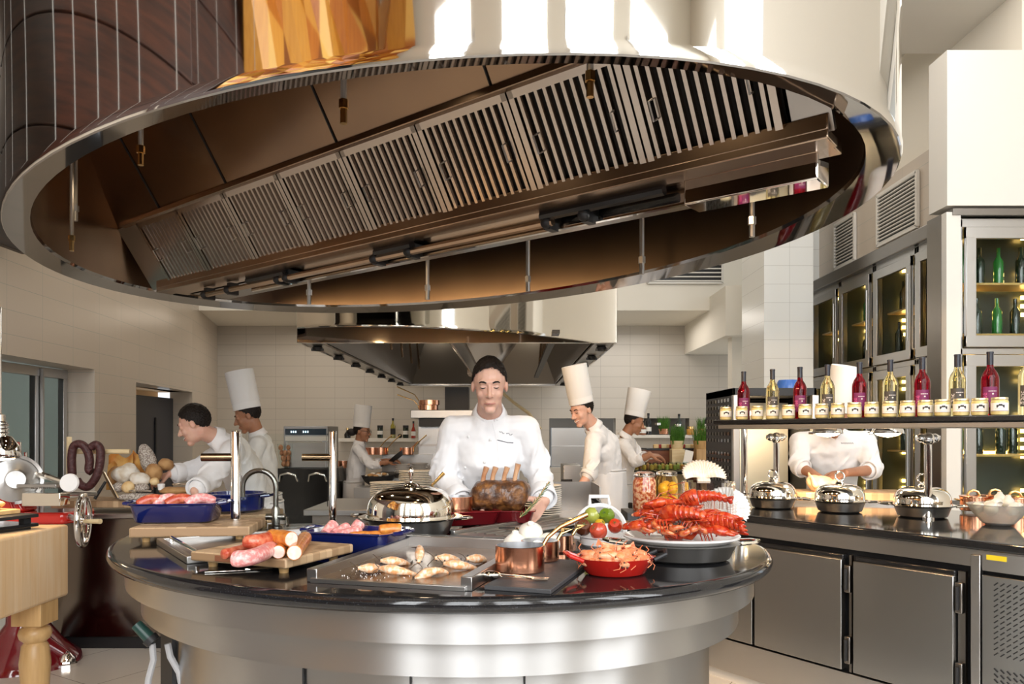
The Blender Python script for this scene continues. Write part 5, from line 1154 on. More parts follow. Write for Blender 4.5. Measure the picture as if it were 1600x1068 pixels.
    for k in 'LR':
        cf = o.get('cuff' + k, .9); ce = el[k].lerp(wr[k], cf) if cf > 0 else sh[k].lerp(el[k], 1 + cf)
        j.caps(mid.lerp(sh[k], .5), sh[k], .070 * k_, .067 * k_, 14)
        if cf > 0: j.chain([sh[k], el[k], ce], [.068 * k_, .058 * k_, .050 * k_], 16)
        else: j.chain([sh[k], ce], [.073 * k_, .064 * k_], 16)
    for k in 'LR':
        cf = o.get('cuff' + k, .9); A3 = [sh[k], el[k], el[k].lerp(wr[k], max(cf, .02))]
        for q in range(9):
            a0 = q * 1.7 + fr_.uniform(-.5, .5); t0_ = fr_.uniform(.15, 1.3); pts_ = []
            for t in (0, .25, .5, .75, 1):
                tt = min(t0_ + .55 * t, 1.98); i = int(tt); c_ = A3[i].lerp(A3[i + 1], tt - i); d_ = (A3[i + 1] - A3[i]).normalized(); e1 = d_.orthogonal().normalized(); e2 = d_.cross(e1); a = a0 + 1.3 * t; r_ = (.066, .057, .05)[i] * k_
                pts_.append(c_ + (e1 * math.cos(a) + e2 * math.sin(a)) * r_)
            j.tube(pts_, [.002, .008, .011, .008, .002], 6)
    jk = j.build('jacket', m_cloth, root, world=True, rem=o.get('jvox', .008), smo=3, disp=(.085, .012))
    for k in 'LR':
        cf = o.get('cuff' + k, .9); a_, c_ = (el[k], wr[k]) if cf > 0 else (sh[k], el[k]); ce = a_.lerp(c_, cf if cf > 0 else 1 + cf); d_ = (c_ - a_).normalized(); rr = .055 * k_ if cf > 0 else .068 * k_
        MB().lathe([(rr * .96, -.05), (rr * 1.08, -.03), (rr * 1.12, .0), (rr * 1.12, .022), (rr * 1.0, .022), (rr * .9, -.01)], 28, 0, aim(ce, d_), cap=False).build('cuff', m_cloth, root, world=True, ang=180)
    cd_ = (hl(0, -.01, -.03) - neck).normalized()
    cx2 = (R - cd_ * R.dot(cd_)).normalized(); b2 = MB().lathe([(.080, -.022), (.069, .004), (.064, .030), (.060, .030), (.062, 0)], 36, 0, frame(cx2, cd_.cross(cx2), cd_, nb), cap=False, a0=PI / 2 + .30, a1=2.5 * PI - .30); b2.build('collar', m_cloth, root, world=True, ang=180, solid=.003)
    # ---- trousers, apron, shoes
    t = MB(); t.loft([ring(pel + V((0, 0, .06)), .15, .105, low), ring(pel - V((0, 0, .08)), .165, .115, low), ring(pel - V((0, 0, .16)), .16, .11, low)])
    for k in 'LR': t.chain([pel.lerp(kn[k][0], .15) * .4 + (pel + ax * (.09 if k == 'R' else -.09)) * .6, kn[k][0], kn[k][1]], [.095, .075, .065], 14)
    t.build('trousers', o.get('pants', m_pants), root, world=True, rem=.012, smo=3)
    for k in 'LR':
        s_ = MB(); ft = kn[k][1]; fd = V((Fw.x, Fw.y, 0)).normalized(); s_.caps(V((ft.x, ft.y, .05)) - fd * .05, V((ft.x, ft.y, .045)) + fd * .13, .045, .038, 12); s_.build('shoe', m_black, root, world=True)
    if o.get('apron'):
        a_ = MB(); z1 = o['apron']; rr = [ring(pel + V((0, 0, .10)), .185 * k_, .136 * k_, low, 40), ring(pel - V((0, 0, .05)), .198 * k_, .146 * k_, low, 40), ring(V((pel.x, pel.y, (pel.z + z1) / 2)), .205 * k_, .155 * k_, low, 40), ring(V((pel.x, pel.y, z1)), .215 * k_, .16 * k_, low, 40)]
        a_.loft(rr, cap=False); a_.build('apron', m_apron, root, world=True, solid=.004, disp=(.07, .02), sub=1)
        MB().tube(rr[0] + [rr[0][0]], .007, 6).build('apron_tie', m_apron, root, world=True)
    root['_j'] = 0; del root['_j']
    jb = BVHTree.FromObject(jk, bpy.context.evaluated_depsgraph_get())
    def onjacket(p, d=(0, 1, 0)):
        h = jb.ray_cast(V(p), V(d).normalized()); return h[0]
    return root, onjacket

# ---- the chef behind the roast
J = dict(head=P(765, 602, 3.34), fwd=(.03, -1, -.24), up=(-.01, -.24, 1), neck=P(765, 646, 3.50), pelvis=P(762, 850, 3.80),
         shR=P(709, 671, 3.53), shL=P(821, 671, 3.53), elR=P(693, 745, 3.55), elL=P(843, 742, 3.55), wrR=P(722, 785, 3.38), wrL=P(850, 782, 3.37), chest=P(765, 712, 3.54), waist=P(763, 780, 3.68))
c1, on1 = chef('person in white chef jacket bending over the rib roast behind the island', J, dict(vox=.004, jvox=.0065, hs=.96, smile=-.12, bsm=7, handR=((.25, -.35, -.55), (-.75, -.5, .35), 1, .35, .2), handL=((-.42, -.45, -.5), (.75, -.6, .1), -1, .3, .1), cuffR=.86, cuffL=.84, hem=.05, bulk=.98, torso=.88, folds=20))
m_btn = M('white_button', (.80, .80, .80), .4)
for i, (x, y) in enumerate(((732, 682), (766, 687), (727, 730), (757, 722), (733, 765), (760, 760), (776, 655))):
    p = on1(P(x, y, 2.6), P(x, y, 2.6) - V((0, 0, EYE)))
    if p: MB().ell(p, (.007, .006, .007), seg=10, rings=6).build('button', m_btn, c1, world=True)
def stitched(pts, r, name, mt=m_navy):
    q = [on1(P(x, y, 2.6), P(x, y, 2.6) - V((0, 0, EYE))) for x, y in pts]; q = [p + V((0, -.001, 0)) for p in q if p]
    if len(q) > 2: MB().tube(q, r, 5).build(name, mt, c1, world=True)
rg = random.Random(4)
stitched([(780 + k * 1.0, 675 + .13 * k + rg.uniform(-1.5, 1.5)) for k in range(9)], .001, 'embroidery'); stitched([(791 + k * .9, 677 + .16 * k + rg.uniform(-1.4, 1.4)) for k in range(12)], .001, 'embroidery')
stitched([(777, 687), (785, 689), (793, 691), (802, 691.5)], .0017, 'pocket_edge')
stitched([(771, 640), (769, 660), (777, 690), (779, 720), (772, 760)], .0012, 'placket_seam', m_apron)

# ---- chef at the bread board
J = dict(head=P(304, 663, 5.15), fwd=(-.90, -.1, -.45), up=(-.42, 0, 1), neck=P(337, 683, 5.25), pelvis=P(408, 803, 5.60),
         shL=P(364, 706, 5.08), shR=P(362, 696, 5.46), elL=P(322, 752, 4.86), elR=P(304, 735, 5.42), wrL=P(304, 766, 4.72), wrR=P(266, 740, 5.30))
c2, _ = chef('smiling person in white jacket reaching for the bread, bare headed', J, dict(hs=1.08, vox=.0055, handL=((.15, -.25, -.75), (-.6, -.6, .3), -1, .4, .3), handR=((-.8, -.1, -.25), (.0, -.35, 1), 1, .55, .6), cuffL=.72, cuffR=.72, smile=.35, apron=.35, bulk=1.14))
# ---- chef in a toque behind him
J = dict(head=P(387, 650, 6.2), fwd=(-.85, -.25, -.45), up=(-.38, -.08, 1), neck=P(402, 678, 6.24), pelvis=P(413, 790, 6.3),
         shL=P(402, 695, 6.08), shR=P(412, 690, 6.42), elL=P(385, 742, 6.0), elR=P(398, 738, 6.45), wrL=P(356, 742, 5.95), wrR=P(362, 735, 6.35))
chef('person in a tall white toque standing behind the bare headed cook', J, dict(hs=1.05, skin=m_skin2, handL=((-.9, -.1, -.1), (0, -.2, 1), -1, .5), handR=((-.9, 0, -.1), (0, 0, 1), 1, .5), hat=(.30, .16, .03), apron=.35, cuffL=.8, cuffR=.8))
# ---- cook at the pans on the far line
J = dict(head=P(566, 674, 9.0), fwd=(.92, -.2, -.12), up=(.1, 0, 1), neck=P(562, 692, 9.02), pelvis=P(553, 765, 9.05),
         shR=P(558, 701, 8.86), shL=P(562, 700, 9.2), elR=P(580, 727, 8.8), elL=P(580, 725, 9.25), wrR=P(606, 722, 8.75), wrL=P(604, 719, 9.1))
chef('person in glasses and toque tossing a pan at the far cook line', J, dict(hs=.98, skin=m_skin2, handR=((.8, 0, .25), (0, -.3, 1), -1, .7), handL=((.8, 0, .2), (0, .1, 1), 1, .7), hat=(.265, 0, .02), glasses=True, bun=True, cuffR=.45, cuffL=.45, apron=.2, bulk=.86, vox=.007))
# ---- smiling chef on the cooks' side of the island, arm down
J = dict(head=P(909, 641, 6.1), fwd=(-.72, -.55, -.42), up=(-.30, -.18, 1), neck=P(926, 665, 6.18), pelvis=P(949, 752, 6.35),
         shR=P(955, 690, 6.45), shL=P(928, 688, 6.04), elR=P(930, 740, 6.45), elL=P(922, 738, 5.92), wrR=P(905, 762, 6.3), wrL=P(899, 772, 5.82))
chef('smiling person in a tall toque with rolled sleeves, one arm stretched down', J, dict(hs=1.03, handL=((-.35, -.1, -.9), (-.8, -.3, .3), -1, .6), handR=((-.5, -.1, -.8), (-.8, 0, .4), 1, .5), hat=(.30, .10, .02), cuffL=.12, cuffR=.12, smile=.4, apron=.3, bulk=1.05))
# ---- young cook at the canapé table
J = dict(head=P(991, 659, 7.5), fwd=(.85, -.2, -.42), up=(.32, 0, 1), neck=P(977, 681, 7.52), pelvis=P(968, 770, 7.6),
         shR=P(975, 695, 7.36), shL=P(985, 692, 7.7), elR=P(992, 722, 7.3), elL=P(1000, 716, 7.7), wrR=P(1016, 711, 7.25), wrL=P(1015, 709, 7.5))
chef('person in a pleated toque plating canapés with both hands', J, dict(hs=.98, skin=m_skin2, handR=((.9, 0, -.1), (0, -.2, 1), -1, .5), handL=((.9, 0, -.1), (0, 0, 1), 1, .5), hat=(.275, .1, .14), cuffR=.35, cuffL=.35, apron=.25, bulk=.9, vox=.007))
# ---- cook behind the rack of bottles
J = dict(head=P(1306, 654, 5.12), fwd=(-.2, -.9, -.35), up=(.10, -.32, 1), neck=P(1300, 674, 5.25), pelvis=P(1298, 800, 5.6),
         shR=P(1250, 690, 5.3), shL=P(1352, 688, 5.3), elR=P(1248, 728, 5.2), elL=P(1364, 734, 5.2), wrR=P(1280, 746, 5.02), wrL=P(1322, 738, 5.0))
c7, on7 = chef('person in white jacket trussing a raw chicken behind the bottle rack', J, dict(hs=1.0, skin=m_skin2, vox=.0055, handR=((.75, -.25, -.35), (.0, -.5, .85), 1, .45, .4), handL=((-.85, -.2, -.25), (0, -.5, .85), -1, .5, .4), hat=(.30, .1, .06), cuffR=.14, cuffL=.14, bulk=1.05))
q = [on7(P(x, y, 4.3), P(x, y, 4.3) - V((0, 0, EYE))) for x, y in [(1314 + k * 1.5, 692 + (1.2 if k % 2 else -1.2)) for k in range(14)]]
q = [p + V((0, -.001, 0)) for p in q if p]
if len(q) > 2: MB().tube(q, .0012, 5).build('embroidery', m_navy, c7, world=True)
# ================================================================== BREAD STATION AND SLICER
bs = thing('bread_counter', 'dark polished steel counter at the side wall carrying the bread board', 'counter', (-2.4, 5.2, 0))
m_curve = M('mirror_dark_steel', (.20, .17, .145), .16, 1, bump=(1.5, .02))
b = MB(); pr = [(-.62, -.16), (-.58, -.21), (-.5, -.235), (.65, -.235), (.65, .2), (-.62, .2)]
b.prism(pr, .08, .84); b.build('cabinet', m_curve, bs, ang=75); MB().prism([(x * .97, y * .93) for x, y in pr], 0, .08).build('plinth', m_black, bs)
MB().prism([(x * 1.03, y * 1.07) for x, y in pr], .84, .88).build('worktop', m_steel_flat, bs, bev=.012, bseg=3)
MB().tube(arc((.17, -.27, .72), .16, 2.2, 4.0, 10, (1, 0, 0), (0, 0, 1)), .008, 8).build('hose', m_ceramic, bs)
bd = thing('bread_board', 'long end-grain board crowded with loaves at the side wall', 'cutting board', (P(205, 790, 5.12).x, 5.16, .88))
MB().box((0, 0, .052), (.92, .34, .045)).build('block', m_endgrain, bd, bev=.006)
for x in (-.38, .38):
    for y in (-.12, .12): MB().lathe([(0, 0), (.016, 0), (.02, .03), (0, .03)], 12, 0, T(x, y, 0)).build('foot', m_honey, bd)
MB().box((.10, -.172, .052), (.07, .004, .028)).build('name_plate', m_copper, bd, bev=.001)
m_flour = M('floury_crust', (.58, .47, .33), .85, 0, noise=(14, (.78, .74, .66), .35, .6), bump=(30, .4))
m_crust = M('brown_crust', (.36, .17, .06), .65, 0, noise=(12, (.55, .32, .13), .35, .65), bump=(40, .4))
m_seed = M('seeded_crust', (.30, .24, .20), .8, 0, noise=(110, (.62, .57, .50), .45, .55), bump=(150, .6))
m_crisp = M('amber_crispbread', (.72, .42, .12), .5, 0, noise=(12, (.58, .22, .04), .4, .6), bump=(50, .2))
m_golden = M('golden_roll', (.70, .42, .15), .55, 0, noise=(14, (.82, .62, .34), .35, .65), bump=(40, .3))
BZ = .957
def loaf(px, py, d, r, rot, mat, label, name='bread_loaf', cat='bread', seed=0, group='loaves on the bread board'):
    b = MB(); b.ell((0, 0, 0), r, seg=28, rings=18); lump(b, 14, min(r) * .22, seed); c = P(px, py, d); o = b.build(name, mat, loc=c, sub=1); o.rotation_euler = rot
    return tag(o, label, cat, group)
loaf(199, 741, 5.15, (.095, .08, .075), (0, .1, .2), m_flour, 'big floury round loaf in the middle of the bread board', seed=1)
loaf(218, 748, 5.06, (.07, .05, .045), (0, .3, -.2), m_flour, 'floury oval loaf leaning on the big round one', seed=2)
loaf(231, 716, 5.27, (.055, .05, .105), (0, -.28, 0), m_seed, 'grey seeded loaf standing upright on its end', seed=3)
loaf(240, 738, 5.16, (.06, .05, .06), (0, .2, 0), m_crust, 'brown round loaf below the upright seeded one', seed=4)
loaf(259, 725, 5.28, (.05, .05, .045), (0, 0, 0), m_crust, 'small brown loaf by the dark doorway', seed=5)
loaf(180, 745, 5.2, (.045, .06, .07), (0, .2, 0), m_crust, 'brown crusty loaf beside the sausage frame', seed=6)
loaf(186, 761, 5.04, (.045, .04, .035), (0, 0, 0), m_seed, 'speckled roll at the near edge by the knife', 'bread_roll', seed=7)
loaf(200, 761, 5.02, (.042, .04, .036), (0, 0, .4), m_golden, 'golden roll next to the speckled one', 'bread_roll', seed=8)
loaf(222, 762, 5.02, (.045, .04, .03), (0, 0, .4), m_seed, 'flat seeded roll behind the spoon', 'bread_roll', seed=9)
loaf(242, 752, 5.06, (.03, .028, .026), (0, 0, 0), m_golden, 'orange roll under the reaching hand', 'bread_roll', seed=10)
loaf(218, 776, 4.99, (.165, .035, .026), (0, 0, .02), m_seed, 'long seed crusted loaf along the near board edge', seed=11)
loaf(272, 766, 5.05, (.10, .06, .028), (0, 0, 0), m_crust, 'flat dark loaf of nuts at the end by the cuff', seed=12)
def sheet(px, py, d, w_, h_, rot, label, seed):
    b = MB(); n = 10; top = [(x, .012 * math.sin(x * 40 + seed), h_ * (1 - .25 * abs(math.sin(x * 23 + seed)))) for x in [-w_ / 2 + w_ * i / n for i in range(n + 1)]]
    b.loft([[(x, 0, 0) for x, _, _ in top], [(x, y * .5, z * .5) for x, y, z in top], top], cap=False, closed=False); o = b.build('crispbread', m_crisp, loc=P(px, py, d), solid=.008); o.rotation_euler = rot; return tag(o, label, 'bread', 'crispbreads on the bread board')
sheet(188, 752, 5.30, .16, .22, (-.1, 0, .1), 'amber crispbread sheet standing behind the brown loaf', 1)
sheet(212, 748, 5.33, .13, .22, (-.1, .15, -.3), 'amber crispbread sheet next to the upright seeded loaf', 2)
sheet(172, 765, 5.22, .05, .20, (0, .1, .9), 'narrow crispbread strip by the sausage frame', 3)
cu = thing('small_cup', 'little white cup between the rolls and the nuts', 'cup', P(252, 765, 5.03)); MB().lathe([(0, 0), (.02, 0), (.024, .04), (.021, .04), (.018, .004), (0, .004)], 20).build('cup', m_ceramic, cu)
for px, py, lb in ((208, 767, 'silver spoon on the bread board before the golden roll'), (276, 757, 'silver spoon by the flat dark loaf')):
    t = thing('spoon', lb, 'spoon', P(px, py, 4.98)); MB().ell((0, 0, .004), (.03, .018, .008)).build('bowl', m_silver, t); MB().tube([(.025, 0, .006), (.12, .0, .0)], [.004, .005], 8).build('handle', m_silver, t)
kn_ = thing('bread_knife', 'bread knife with a black handle leaning on the board end', 'knife', P(161, 775, 4.95))
MB().tube([P(148, 779, 4.93), P(165, 752, 4.96)], [.018, .015], 10, flat=.6).build('handle', m_black, kn_, world=True); b = MB(); a, c = P(162, 737, 4.98), P(183, 778, 4.92); b.tube([a, c], [.012, .016], 8, flat=.2); b.build('blade', m_silver, kn_, world=True)
fr = thing('hanging_rack', 'pale wooden rack with a rod for hanging sausages', 'rack', P(108, 765, 5.0))
b = MB(); b.tube([P(108, 775, 5.0), P(108, 682, 5.0)], .018, 4); b.build('post', m_plank, fr, world=True); MB().tube([P(108, 705, 5.0), P(203, 705, 5.05)], .0165, 10).build('rod', m_plank, fr, world=True)
m_dry = M('dry_sausage', (.055, .014, .014), .5, 0, noise=(60, (.12, .05, .045), .5, .75), bump=(80, .5))
for lb, pts in (('dark cured sausage looped over the rod in a long U', [(113, 745), (112, 715), (116, 696), (128, 694), (137, 705), (140, 720), (139, 733), (144, 737)]), ('dark cured sausage hooked over the rod by the crispbread', [(141, 700), (150, 694), (157, 703), (156, 725), (150, 745), (138, 760), (126, 757), (119, 748)])):
    q = [P(x, y, 4.94) for x, y in pts]; n = len(q); s = []
    for i in range(n - 1):
        p0, p1, p2, p3 = q[max(i - 1, 0)], q[i], q[i + 1], q[min(i + 2, n - 1)]
        for k in range(5):
            t = k / 5; s.append(.5 * ((2 * p1) + (p2 - p0) * t + (2 * p0 - 5 * p1 + 4 * p2 - p3) * t * t + (3 * p1 - p0 - 3 * p2 + p3) * t ** 3))
    s.append(q[-1]); b = MB(); b.tube(s, [.012] + [.026] * (len(s) - 2) + [.012], 12); tag(b.build('cured_sausage', m_dry), lb, 'sausage', 'cured sausages on the rod')

sl = thing('meat_slicer', 'red hand-cranked meat slicer with a chrome flywheel', 'slicer', P(60, 1030, 4.62)); SD = 4.55
W = lambda px, py, dd=0: P(px, py, SD + dd)
b = MB(); b.prism([(-.34, -.18), (.26, -.16), (.30, .02), (.26, .18), (-.34, .18)], .86, .93, 0, T(W(40, 0).x, SD + .1, 0)); b.build('base', m_red, sl, world=True, bev=.02, bseg=3)
b = MB(); b.lathe([(0, 0), (.30, 0), (.29, .04), (.2, .12), (.11, .25), (.09, .6), (.14, .8), (.2, .86), (0, .86)], 40, 0, T(W(22, 0).x, SD + .12, 0)); b.build('pedestal', m_darkred if False else M('deep_red_enamel', (.17, .006, .012), .1, 0, coat=.7), sl, world=True)
ft = P(108, 1030, 4.62); b = MB(); b.caps((W(60, 0).x, SD + .05, .14), (ft.x - .02, 4.62, .06), .05, .03); b.build('foot', M('deep_red_enamel', (.17, .006, .012)), sl, world=True)
b = MB(); b.lathe([(0, 0), (.05, 0), (.045, .03), (.02, .06), (0, .07)], 8, 0, T(ft.x, 4.6, .02)); b.lathe([(0, 0), (.06, 0), (.06, .02), (0, .02)], 8, 0, T(ft.x, 4.6, 0), ); b.build('foot_cap', m_chrome, sl, world=True)
b = MB(); b.prism([(-.12, .93), (.14, .93), (.05, 1.12), (-.02, 1.30), (-.14, 1.30)], SD - .03, SD + .12, 0, T(W(6, 0).x, 0, 0) @ frame((1, 0, 0), (0, 0, 1), (0, 1, 0))); b.build('housing', m_red, sl, world=True, bev=.02, bseg=3)
b = MB(); b.loft([[P(x, y, SD - .05) + V((0, yy, 0)) for x, y in ((-30, 690), (12, 690), (16, 740), (12, 772), (36, 835), (-30, 835))] for yy in (0, .12)]); b.build('body_cover', m_red, sl, world=True, bev=.012, bseg=3)
bc_ = W(24, 749, -.10); b = MB(); b.lathe([(0, .012), (.05, .016), (.065, .006), (.115, .004), (.13, 0), (.13, -.01), (0, -.01)], 48, 0, aim(bc_, (.62, -.75, .1))); b.build('blade', m_steel_flat, sl, world=True)
b = MB(); b.lathe([(.124, -.012), (.142, -.012), (.142, .012), (.124, .008)], 40, 0, aim(bc_, (.62, -.75, .1)), cap=False, a0=-1.6, a1=2.2); b.build('blade_guard', m_steel_flat, sl, world=True)
b = MB(); c = W(72, 779, -.12); b.box((c.x, c.y, c.z), (.22, .10, .075)); b.build('carriage', m_silver, sl, world=True, bev=.004)
b = MB(); c = W(73, 757, -.02); b.box((c.x, c.y, c.z), (.23, .2, .02)); 
b.build('table_plate', m_steel_flat, sl, world=True, bev=.003)
b = MB()
for k in range(16): b.lathe([(0, 0), (.004, 0), (0, .01)], 5, 0, T(W(50 + k * 3, 763, -.14)))
b.build('teeth', m_steel_dark, sl, world=True)
b = MB(); b.tube([W(46, 737), W(66, 742, -.05), W(98, 752, -.1)], [.006, .02, .014], 8); b.build('pusher_arm', m_silver, sl, world=True); b = MB(); b.lathe([(0, 0), (.05, 0), (.054, .008), (.05, .02), (0, .024)], 32, 0, aim(W(110, 754, -.14), (.05, -1, .1))); b.build('end_plate', m_ceramic, sl, world=True)
for x0_, y0_, y1_ in ((31, 722, 690), (40, 724, 706)): MB().tube([W(x0_, y0_, .1), W(x0_, y1_, .1)], .009, 10).build('rod', m_chrome, sl, world=True)
fc = W(130, 812, -.05); fx = aim(fc, (1, .30, 0)); b = MB(); b.tube([fx @ V((.145 * math.cos(a), .145 * math.sin(a), 0)) for a in [2 * PI * k / 40 for k in range(41)]], .018, 10); b.lathe([(0, -.02), (.03, -.02), (.03, .03), (0, .03)], 20, 0, fx)
for k in range(5): b.tube([fx @ V((.02 * math.cos(k * 1.257), .02 * math.sin(k * 1.257), 0)), fx @ V((.14 * math.cos(k * 1.257), .14 * math.sin(k * 1.257), 0))], .009, 8)
b.build('flywheel', m_chrome, sl, world=True); MB().tube([W(132, 814, -.08), W(157, 814, -.12)], [.012, .015], 10).build('crank_handle', m_plank, sl, world=True)
MB().tube([W(95, 803), W(128, 812, -.04)], .016, 10).build('axle', m_steel, sl, world=True); b = MB(); b.tube([W(100, 770, -.08), W(150, 771, .1)], .014, 8); b.build('slide_rail', m_steel_flat, sl, world=True)

bt = thing('butcher_table', 'maple butcher block table on turned legs by the red slicer', 'table', (-2.35, 3.0, 0))
MB().box((-.01, -.05, .86), (.96, .62, .30)).build('block', m_maple, bt, bev=.012, bseg=3)
for x, y in ((.40, .14), (.40, -.28), (-.40, .14)):
    t_ = T(x, y, 0); b = MB(); b.box((x, y, .665), (.12, .12, .09))
    b.lathe([(0, 0), (.03, 0), (.035, .02), (.05, .34), (.058, .46), (.05, .53), (.04, .545), (.056, .56), (.062, .58), (.056, .60), (.042, .61), (.055, .622), (0, .622)], 28, 0, t_); b.build('leg', m_honey, bt, bev=.002)
tr = thing('serving_stand', 'two-tier black stand with a wooden board of toasts on the butcher table', 'stand', (-2.12, 3.05, 1.01), -.35)
MB().box((0, 0, .055), (.36, .24, .014)).build('upper_tray', m_black, tr, bev=.003); MB().box((.0, 0, .018), (.36, .24, .014)).build('lower_tray', m_blackgloss, tr, bev=.003)
for x in (-.14, .14):
    for y in (-.09, .09): MB().box((x, y, .035), (.03, .03, .03)).build('spacer', m_black, tr)
for x in (-.14, .14): MB().box((x, 0, .006), (.04, .2, .012)).build('foot', m_black, tr)
MB().box((-.03, 0, .072), (.28, .19, .018)).build('wooden_board', m_honey, tr, bev=.003)
for i in range(7):
    p = V((-2.12, 3.05, 1.01)) + Matrix.Rotation(-.35, 3, 'Z') @ V((-.13 + .035 * i, random.uniform(-.03, .03), .098)); b = MB(); b.ell((0, 0, 0), (.03, .045, .016)); lump(b, 40, .006, i)
    o = b.build('toast', m_golden, loc=p); o.rotation_euler = (.2, -.2, i); tag(o, 'golden toast slice in the row on the wooden board of the black stand', 'bread', 'toasts on the black stand')
hl_ = P(-2, 715, 3.05); t = thing('heat_lamp', 'chrome bell heat lamp over the toasts at the butcher table', 'heat lamp', hl_)
MB().lathe([(.075, 0), (.078, .01), (.07, .05), (.045, .085), (.03, .09), (.03, .14), (.024, .145), (.024, .17), (.01, .175), (.01, .6), (0, .6)], 32, cap=False).build('shade', m_chrome, t)
for z in (.10, .115, .13): MB().tube(arc((0, 0, z), .032, 0, 2 * PI, 20, (1, 0, 0), (0, 1, 0)), .004, 6).build('cooling_ring', m_chrome, t)
MB().lathe([(0, -.012), (.05, -.006), (.068, .008), (0, .012)], 24).build('bulb', m_heatlamp, t); spot('heat_lamp_light', hl_ + V((0, 0, -.02)), hl_ + V((0, 0, -1)), 4, (1, .68, .4), 2.3, .5, .05)

# ================================================================== FAR COOK LINE
ck = thing('oven', 'white steel oven with a dark control display behind the glass screen', 'oven', (P(478, 0, 8.6).x, 8.85, 1.0))
MB().box((0, 0, .235), (.5, .5, .47)).build('body', m_steel_mid, ck, bev=.006); MB().box((0, -.256, .405), (.46, .012, .07)).build('display', M('dark_display', (.01, .03, .05), .15), ck); MB().box((0, -.256, .33), (.46, .01, .05)).build('label_strip', m_white, ck)
MB().box((0, -.256, .15), (.44, .01, .28)).build('oven_window', m_steel, ck); MB().tube([(-.19, -.28, .295), (.19, -.28, .295)], .009, 8).build('handle', m_chrome, ck)
b = MB()
for k in range(6): b.box((-.16 + k * .025 + (.06 if k > 2 else 0), -.264, .405), (.012, .004, .022))
b.build('display_digits', M('display_digit', (.6, .8, .9), .5, 0, emit=((.6, .85, 1), 1.5)), ck)
cb = thing('dark_glass_cooler', 'black glass-fronted cooler under the oven with chrome handles', 'cabinet', (P(478, 0, 8.6).x, 8.8, 0))
MB().box((0, 0, .5), (.62, .62, 1.0)).build('body', m_blackgloss, cb, bev=.008)
for x in (-.16, .16): MB().tube([(x - .1, -.32, .86), (x - .08, -.35, .93), (x, -.36, .95), (x + .08, -.35, .93), (x + .1, -.32, .86)], .012, 10).build('handle', m_chrome, cb)
eg = thing('egg_basket', 'tall glass of brown eggs on the dark cooler beside the oven', 'jar', (P(445, 0, 8.55).x, 8.56, 1.0))
MB().lathe([(0, 0), (.05, 0), (.06, .05), (.085, .27), (.082, .27), (.056, .05), (0, .006)], 28).build('glass', m_pane, eg)
m_egg = M('brown_egg', (.55, .25, .13), .5)
for k in range(11):
    r_ = .028 + .02 * (k // 3) / 3; a = k * 2.2; tag(MB().ell((0, 0, 0), (.026, .026, .033), seg=14, rings=9).build('egg', m_egg, loc=V(eg.location) + V((r_ * math.cos(a), r_ * math.sin(a), .05 + .06 * (k // 3)))), 'brown egg in the tall glass beside the oven', 'egg', 'eggs in the tall glass')
ws = MB().box((0, 0, 0), (1.35, .3, .06)).build('wall_shelf', m_white, loc=(P(592, 0, 12.85).x, 12.84, P(0, 687, 12.7).z), bev=.004); tag(ws, 'long pale shelf of bottles on the tiled back wall', 'shelf')
sz = P(0, 687, 12.7).z + .031
def simple_bottle(label, px, d, z, prof, mats, caph, name='bottle', cat='bottle', group='bottles on the far shelf', labz=None):
    c = P(px, 0, d); t = thing(name, label, cat, (c.x, d, z), 0, group); MB().lathe(prof, 20).build('glass', mats[0], t); r1_, z1_ = caph; MB().lathe([(r1_, z1_ - .04), (r1_ * 1.15, z1_ - .04), (r1_ * 1.15, z1_), (0, z1_)], 14, cap=True).build('cap', mats[1], t)
    if labz: MB().lathe([(labz[0], labz[1]), (labz[0], labz[2])], 20, cap=False).build('label', mats[2], t)
m_dkglass = BOT[1]
simple_bottle('squat black flask beside the cook hair net', 543, 12.75, sz, [(0, 0), (.05, 0), (.055, .06), (.03, .1), (.018, .12), (.018, .17), (0, .17)], (m_blackgloss, m_brass), (.018, .17))
simple_bottle('dark bottle behind the face of the far cook', 574, 12.8, sz, [(0, 0), (.04, 0), (.04, .15), (.015, .2), (.015, .25), (0, .25)], (m_dkglass, m_copper), (.015, .25))
simple_bottle('first of two dark storage jars, between flask and wine', 594, 12.75, sz, [(0, 0), (.045, 0), (.048, .02), (.048, .17), (.04, .19), (0, .19)], (m_dkglass, m_black, m_paper), (.042, .21), labz=(.0485, .06, .12), name='storage_jar', cat='jar')
simple_bottle('green-gold wine bottle in the middle of the far shelf', 614, 12.75, sz, [(0, 0), (.04, 0), (.042, .2), (.016, .25), (.016, .31), (0, .31)], (M('olive_bottle', (.30, .26, .04), .08, coat=.5), m_black, m_black), (.016, .33), labz=(.0425, .06, .16))
tag(MB().ell((0, 0, .036), .036).build('dark_ball', m_iron, loc=(P(625, 0, 12.75).x, 12.75, sz)), 'small dark round ball between wine bottle and second jar', 'ball')
simple_bottle('second dark storage jar with a pale label near the steel tower', 634, 12.75, sz, [(0, 0), (.045, 0), (.048, .02), (.048, .17), (.04, .19), (0, .19)], (m_dkglass, m_black, m_paper), (.042, .21), labz=(.0485, .06, .12), name='storage_jar', cat='jar')
simple_bottle('red sauce bottle against the steel tower', 646, 12.7, sz, [(0, 0), (.035, 0), (.037, .12), (.014, .19), (.014, .26), (0, .26)], (M('red_sauce', (.35, .03, .015), .15), m_black, m_paper), (.014, .28), labz=(.0375, .04, .11))
cl = thing('cooking_range', 'steel cooking range in front of the far tower with pans and bowls', 'range', (P(663, 0, 8.9).x, 9.12, 0))
